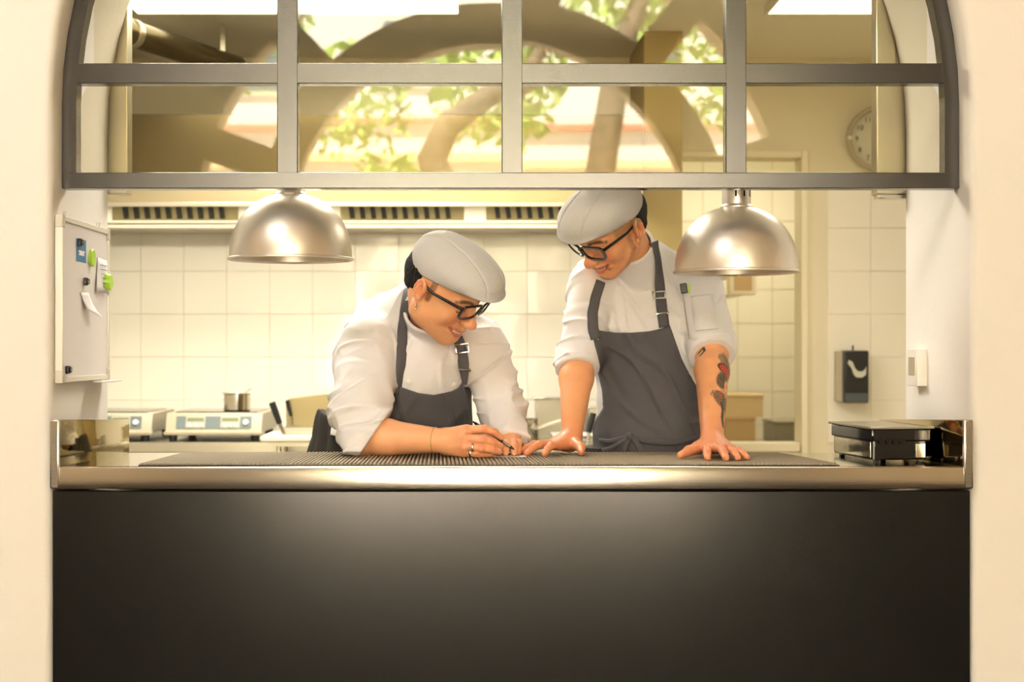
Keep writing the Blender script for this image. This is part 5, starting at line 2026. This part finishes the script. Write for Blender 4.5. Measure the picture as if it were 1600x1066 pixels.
cLB = (PX(1114, 556, 3.90), unit(dirL + np.array((0.12, 0, 0))))
cLB0 = (PX(1110, 522, 3.94), unit(-dirL))


def torsoB(P, full=False):
    d = tB_(P, full)
    return d - ridge(P, (10, 10, 8), 0.004) + 0.0025 - crease(P + 0.5 * P[:, [2, 1, 0]], (14, 9, 6), 0.007, 0.14, 5.0)


def jacketB(P, full=False):
    d = torsoB(P, full)
    w = np.clip((1.36 - P[:, 2]) / 0.2, 0, 1)
    a = slR(P, full) - ridge(P + 0.3 * P[:, [2, 1, 0]], (12, 10, 22), 0.007, 3.0) * (0.4 + 0.6 * w) + 0.005 - crease(P + 0.6 * P[:, [2, 0, 1]], (8, 9, 18), 0.008, 0.15, 7.0)
    a = cut(a, P, (cRB[0] - dirR * 0.01, cRB[1]))
    c = cfR(P, full) - ridge(P, (26, 22, 40), 0.0035, 9.0)
    c = cut(cut(c, P, cRB, 0.008), P, cRB0, 0.008)
    b = slB(P, full) - ridge(P - 0.3 * P[:, [2, 1, 0]], (12, 10, 20), 0.007, 1.0) * (0.4 + 0.6 * w) + 0.005 - crease(P - 0.6 * P[:, [2, 0, 1]], (8, 9, 18), 0.008, 0.15, 2.0)
    b = cut(b, P, (cLB[0] - dirL * 0.01, cLB[1]))
    e = cfB(P, full) - ridge(P, (26, 22, 40), 0.0035, 4.0)
    e = cut(cut(e, P, cLB, 0.008), P, cLB0, 0.008)
    a = smin(a, c, 0.004)
    b = smin(b, e, 0.004)
    # sleeves are open tubes round the arms
    arm = hB(P, full)
    d = smin(d, a, 0.02)
    d = smin(d, b, 0.02)
    co, inn = collar(P, nbB + axB * 0.01, axB, 0.073, 0.0048, 0.0, 0.112, np.array((0., -1, 0)))
    d = smax(smin(d, co, 0.010), -inn, 0.003)
    return smax(d, 0.88 - P[:, 2], 0.004)


jB = solid_mesh('jacket', jacketB, (0.18, 3.76, 0.87), (0.76, 4.26, 1.60), 0.0036, M_cloth, B)

YbB = 3.93
polyB = [tuple(PX(px, py, YbB)[[0, 2]]) for px, py in ((919, 513), (935, 517), (960, 520), (985, 520), (1012, 518), (1032, 514), (1046, 509), (1054, 530), (1066, 560), (1080, 585), (1096, 606), (1130, 640), (1140, 1300), (900, 1300), (905, 720), (946, 640), (944, 610), (936, 575), (926, 540))]
hipB = Solid()
hipB.u(rc(PX(1018, 700, 4.07), np.array((0.49, 4.08, 0.45)), 0.150, 0.17, ((0, 1, 0), 0.9)), 0.03)


def apronB(P, full=False):
    t = smin(torsoB(P, full), slR(P, full) + 0.004, 0.08)
    hip = hipB(P, full) - 0.004 * np.sin(P[:, 0] * 70 + 3 * vnoise(P * 6)) * np.clip((0.95 - P[:, 2]) / 0.1, 0, 1)
    t = smin(t, hip, 0.03) - ridge(P, (6, 8, 22), 0.005, 2.0) * np.clip((1.16 - P[:, 2]) / 0.1, 0.15, 1)
    d = np.maximum(t - 0.008, -(t + 0.006))
    m = poly_sd(P[:, [0, 2]].astype(float), polyB).astype(np.float32)
    d = smax(d, m, 0.003)
    d = smax(d, P[:, 1] - 4.06, 0.003)
    return smax(d, 0.50 - P[:, 2], 0.003)


apB = solid_mesh('apron', apronB, (0.26, 3.84, 0.48), (0.72, 4.10, 1.34), 0.0036, M_apron, B)
bvB = bvh_of([jB])
stB = ribbon('strap', [(1020, 378), (1026, 400), (1028, 430), (1031, 460), (1037, 512)], 0.028, bvB, M_apron, B, lift=0.004, wend=0.031)
ribbon('strap', [(938, 440), (930, 465), (925, 490), (926, 512), (930, 530)], 0.027, bvB, M_apron, B, lift=0.004, wend=0.030)
bvB2 = bvh_of([stB])
buckle(bvB2, 1029, 462, 1031, 480, 0.0165, 0.010, (-1, 0.9), B)
buckle(bvB2, 1034, 490, 1036, 506, 0.0165, 0.004, (0,), B)
ribbon('placket', [(966, 446), (968, 470), (972, 500), (975, 522)], 0.030, bvB, M_cloth, B, lift=0.0015)
ribbon('sleeve_pocket', [(1096, 462), (1100, 490), (1104, 516)], 0.062, bvB, M_cloth, B, lift=0.002, n=16)
bvP = bvh_of([apB])
M_tie = M_apron
ribbon('waist_tie', [(938, 688), (955, 690), (975, 684), (988, 682)], 0.012, bvP, M_tie, B, lift=0.004)
ribbon('waist_tie', [(986, 682), (1010, 690), (1050, 692), (1095, 684)], 0.016, bvP, M_tie, B, lift=0.003)
ribbon('tie_end', [(985, 681), (979, 692), (976, 708)], 0.016, bvP, M_tie, B, lift=0.006, n=12)
ribbon('tie_end', [(987, 681), (997, 695), (1004, 709)], 0.016, bvP, M_tie, B, lift=0.006, n=12)
ribbon('tie_loop', [(985, 683), (970, 692), (955, 702), (944, 704)], 0.010, bvP, M_tie, B, lift=0.007, n=14)
h_ = hit(bvP, 985, 681)
bm = bmesh.new()
bmesh.ops.create_icosphere(bm, subdivisions=2, radius=0.011, matrix=Matrix.Translation(h_[0] + h_[1] * 0.006))
from_bm('knot', bm, M_tie, B, smooth=True)

for s, x in ((-1, 0.40), (1, 0.57)):
    tube('trouser_leg', [(x, 4.09, 0.95), (x, 4.09, 0.5), (x, 4.10, 0.06)], [0.10, 0.075, 0.065], M_trouser, B, 20)
    bm = bmesh.new()
    bm_box(bm, x - 0.05, x + 0.05, 3.90, 4.18, 0, 0.085, 0.035, seg=4)
    from_bm('shoe', bm, M_shoe, B, smooth=True)

make_cap(FB, B)
make_hair(FB, B, -0.07)
make_glasses(FB, B, -0.014, 0.112, 0.0275, 0.0200, 0.0056)
make_teeth(FB, B, SK_B['gape'], SK_B['wide'])

# thermometer in the sleeve pocket
th = thing('pocket_thermometer', tuple(PX(1067, 450, 3.93)), 'black and lime pocket thermometer clipped to the sleeve pocket of the standing chef', 'thermometer')
M_ = surf_frame(bvB, 1068, 451, 1071, 470)
box('head', -0.009, 0.009, -0.014, 0.014, 0.002, 0.014, M_black, th, bev=0.002, M=M_)
box('dial', -0.0155, -0.009, -0.010, 0.014, 0.002, 0.012, M_green, th, bev=0.002, M=M_)
st_ = [hit(bvB, *q) for q in smooth_path([(1066.5, 458), (1071, 485), (1079, 530)], 10)]
st_ = [np.array(h[0] + h[1] * 0.004) for h in st_ if h]
tube('stem', st_, 0.0014, M_steeld, th, 8)
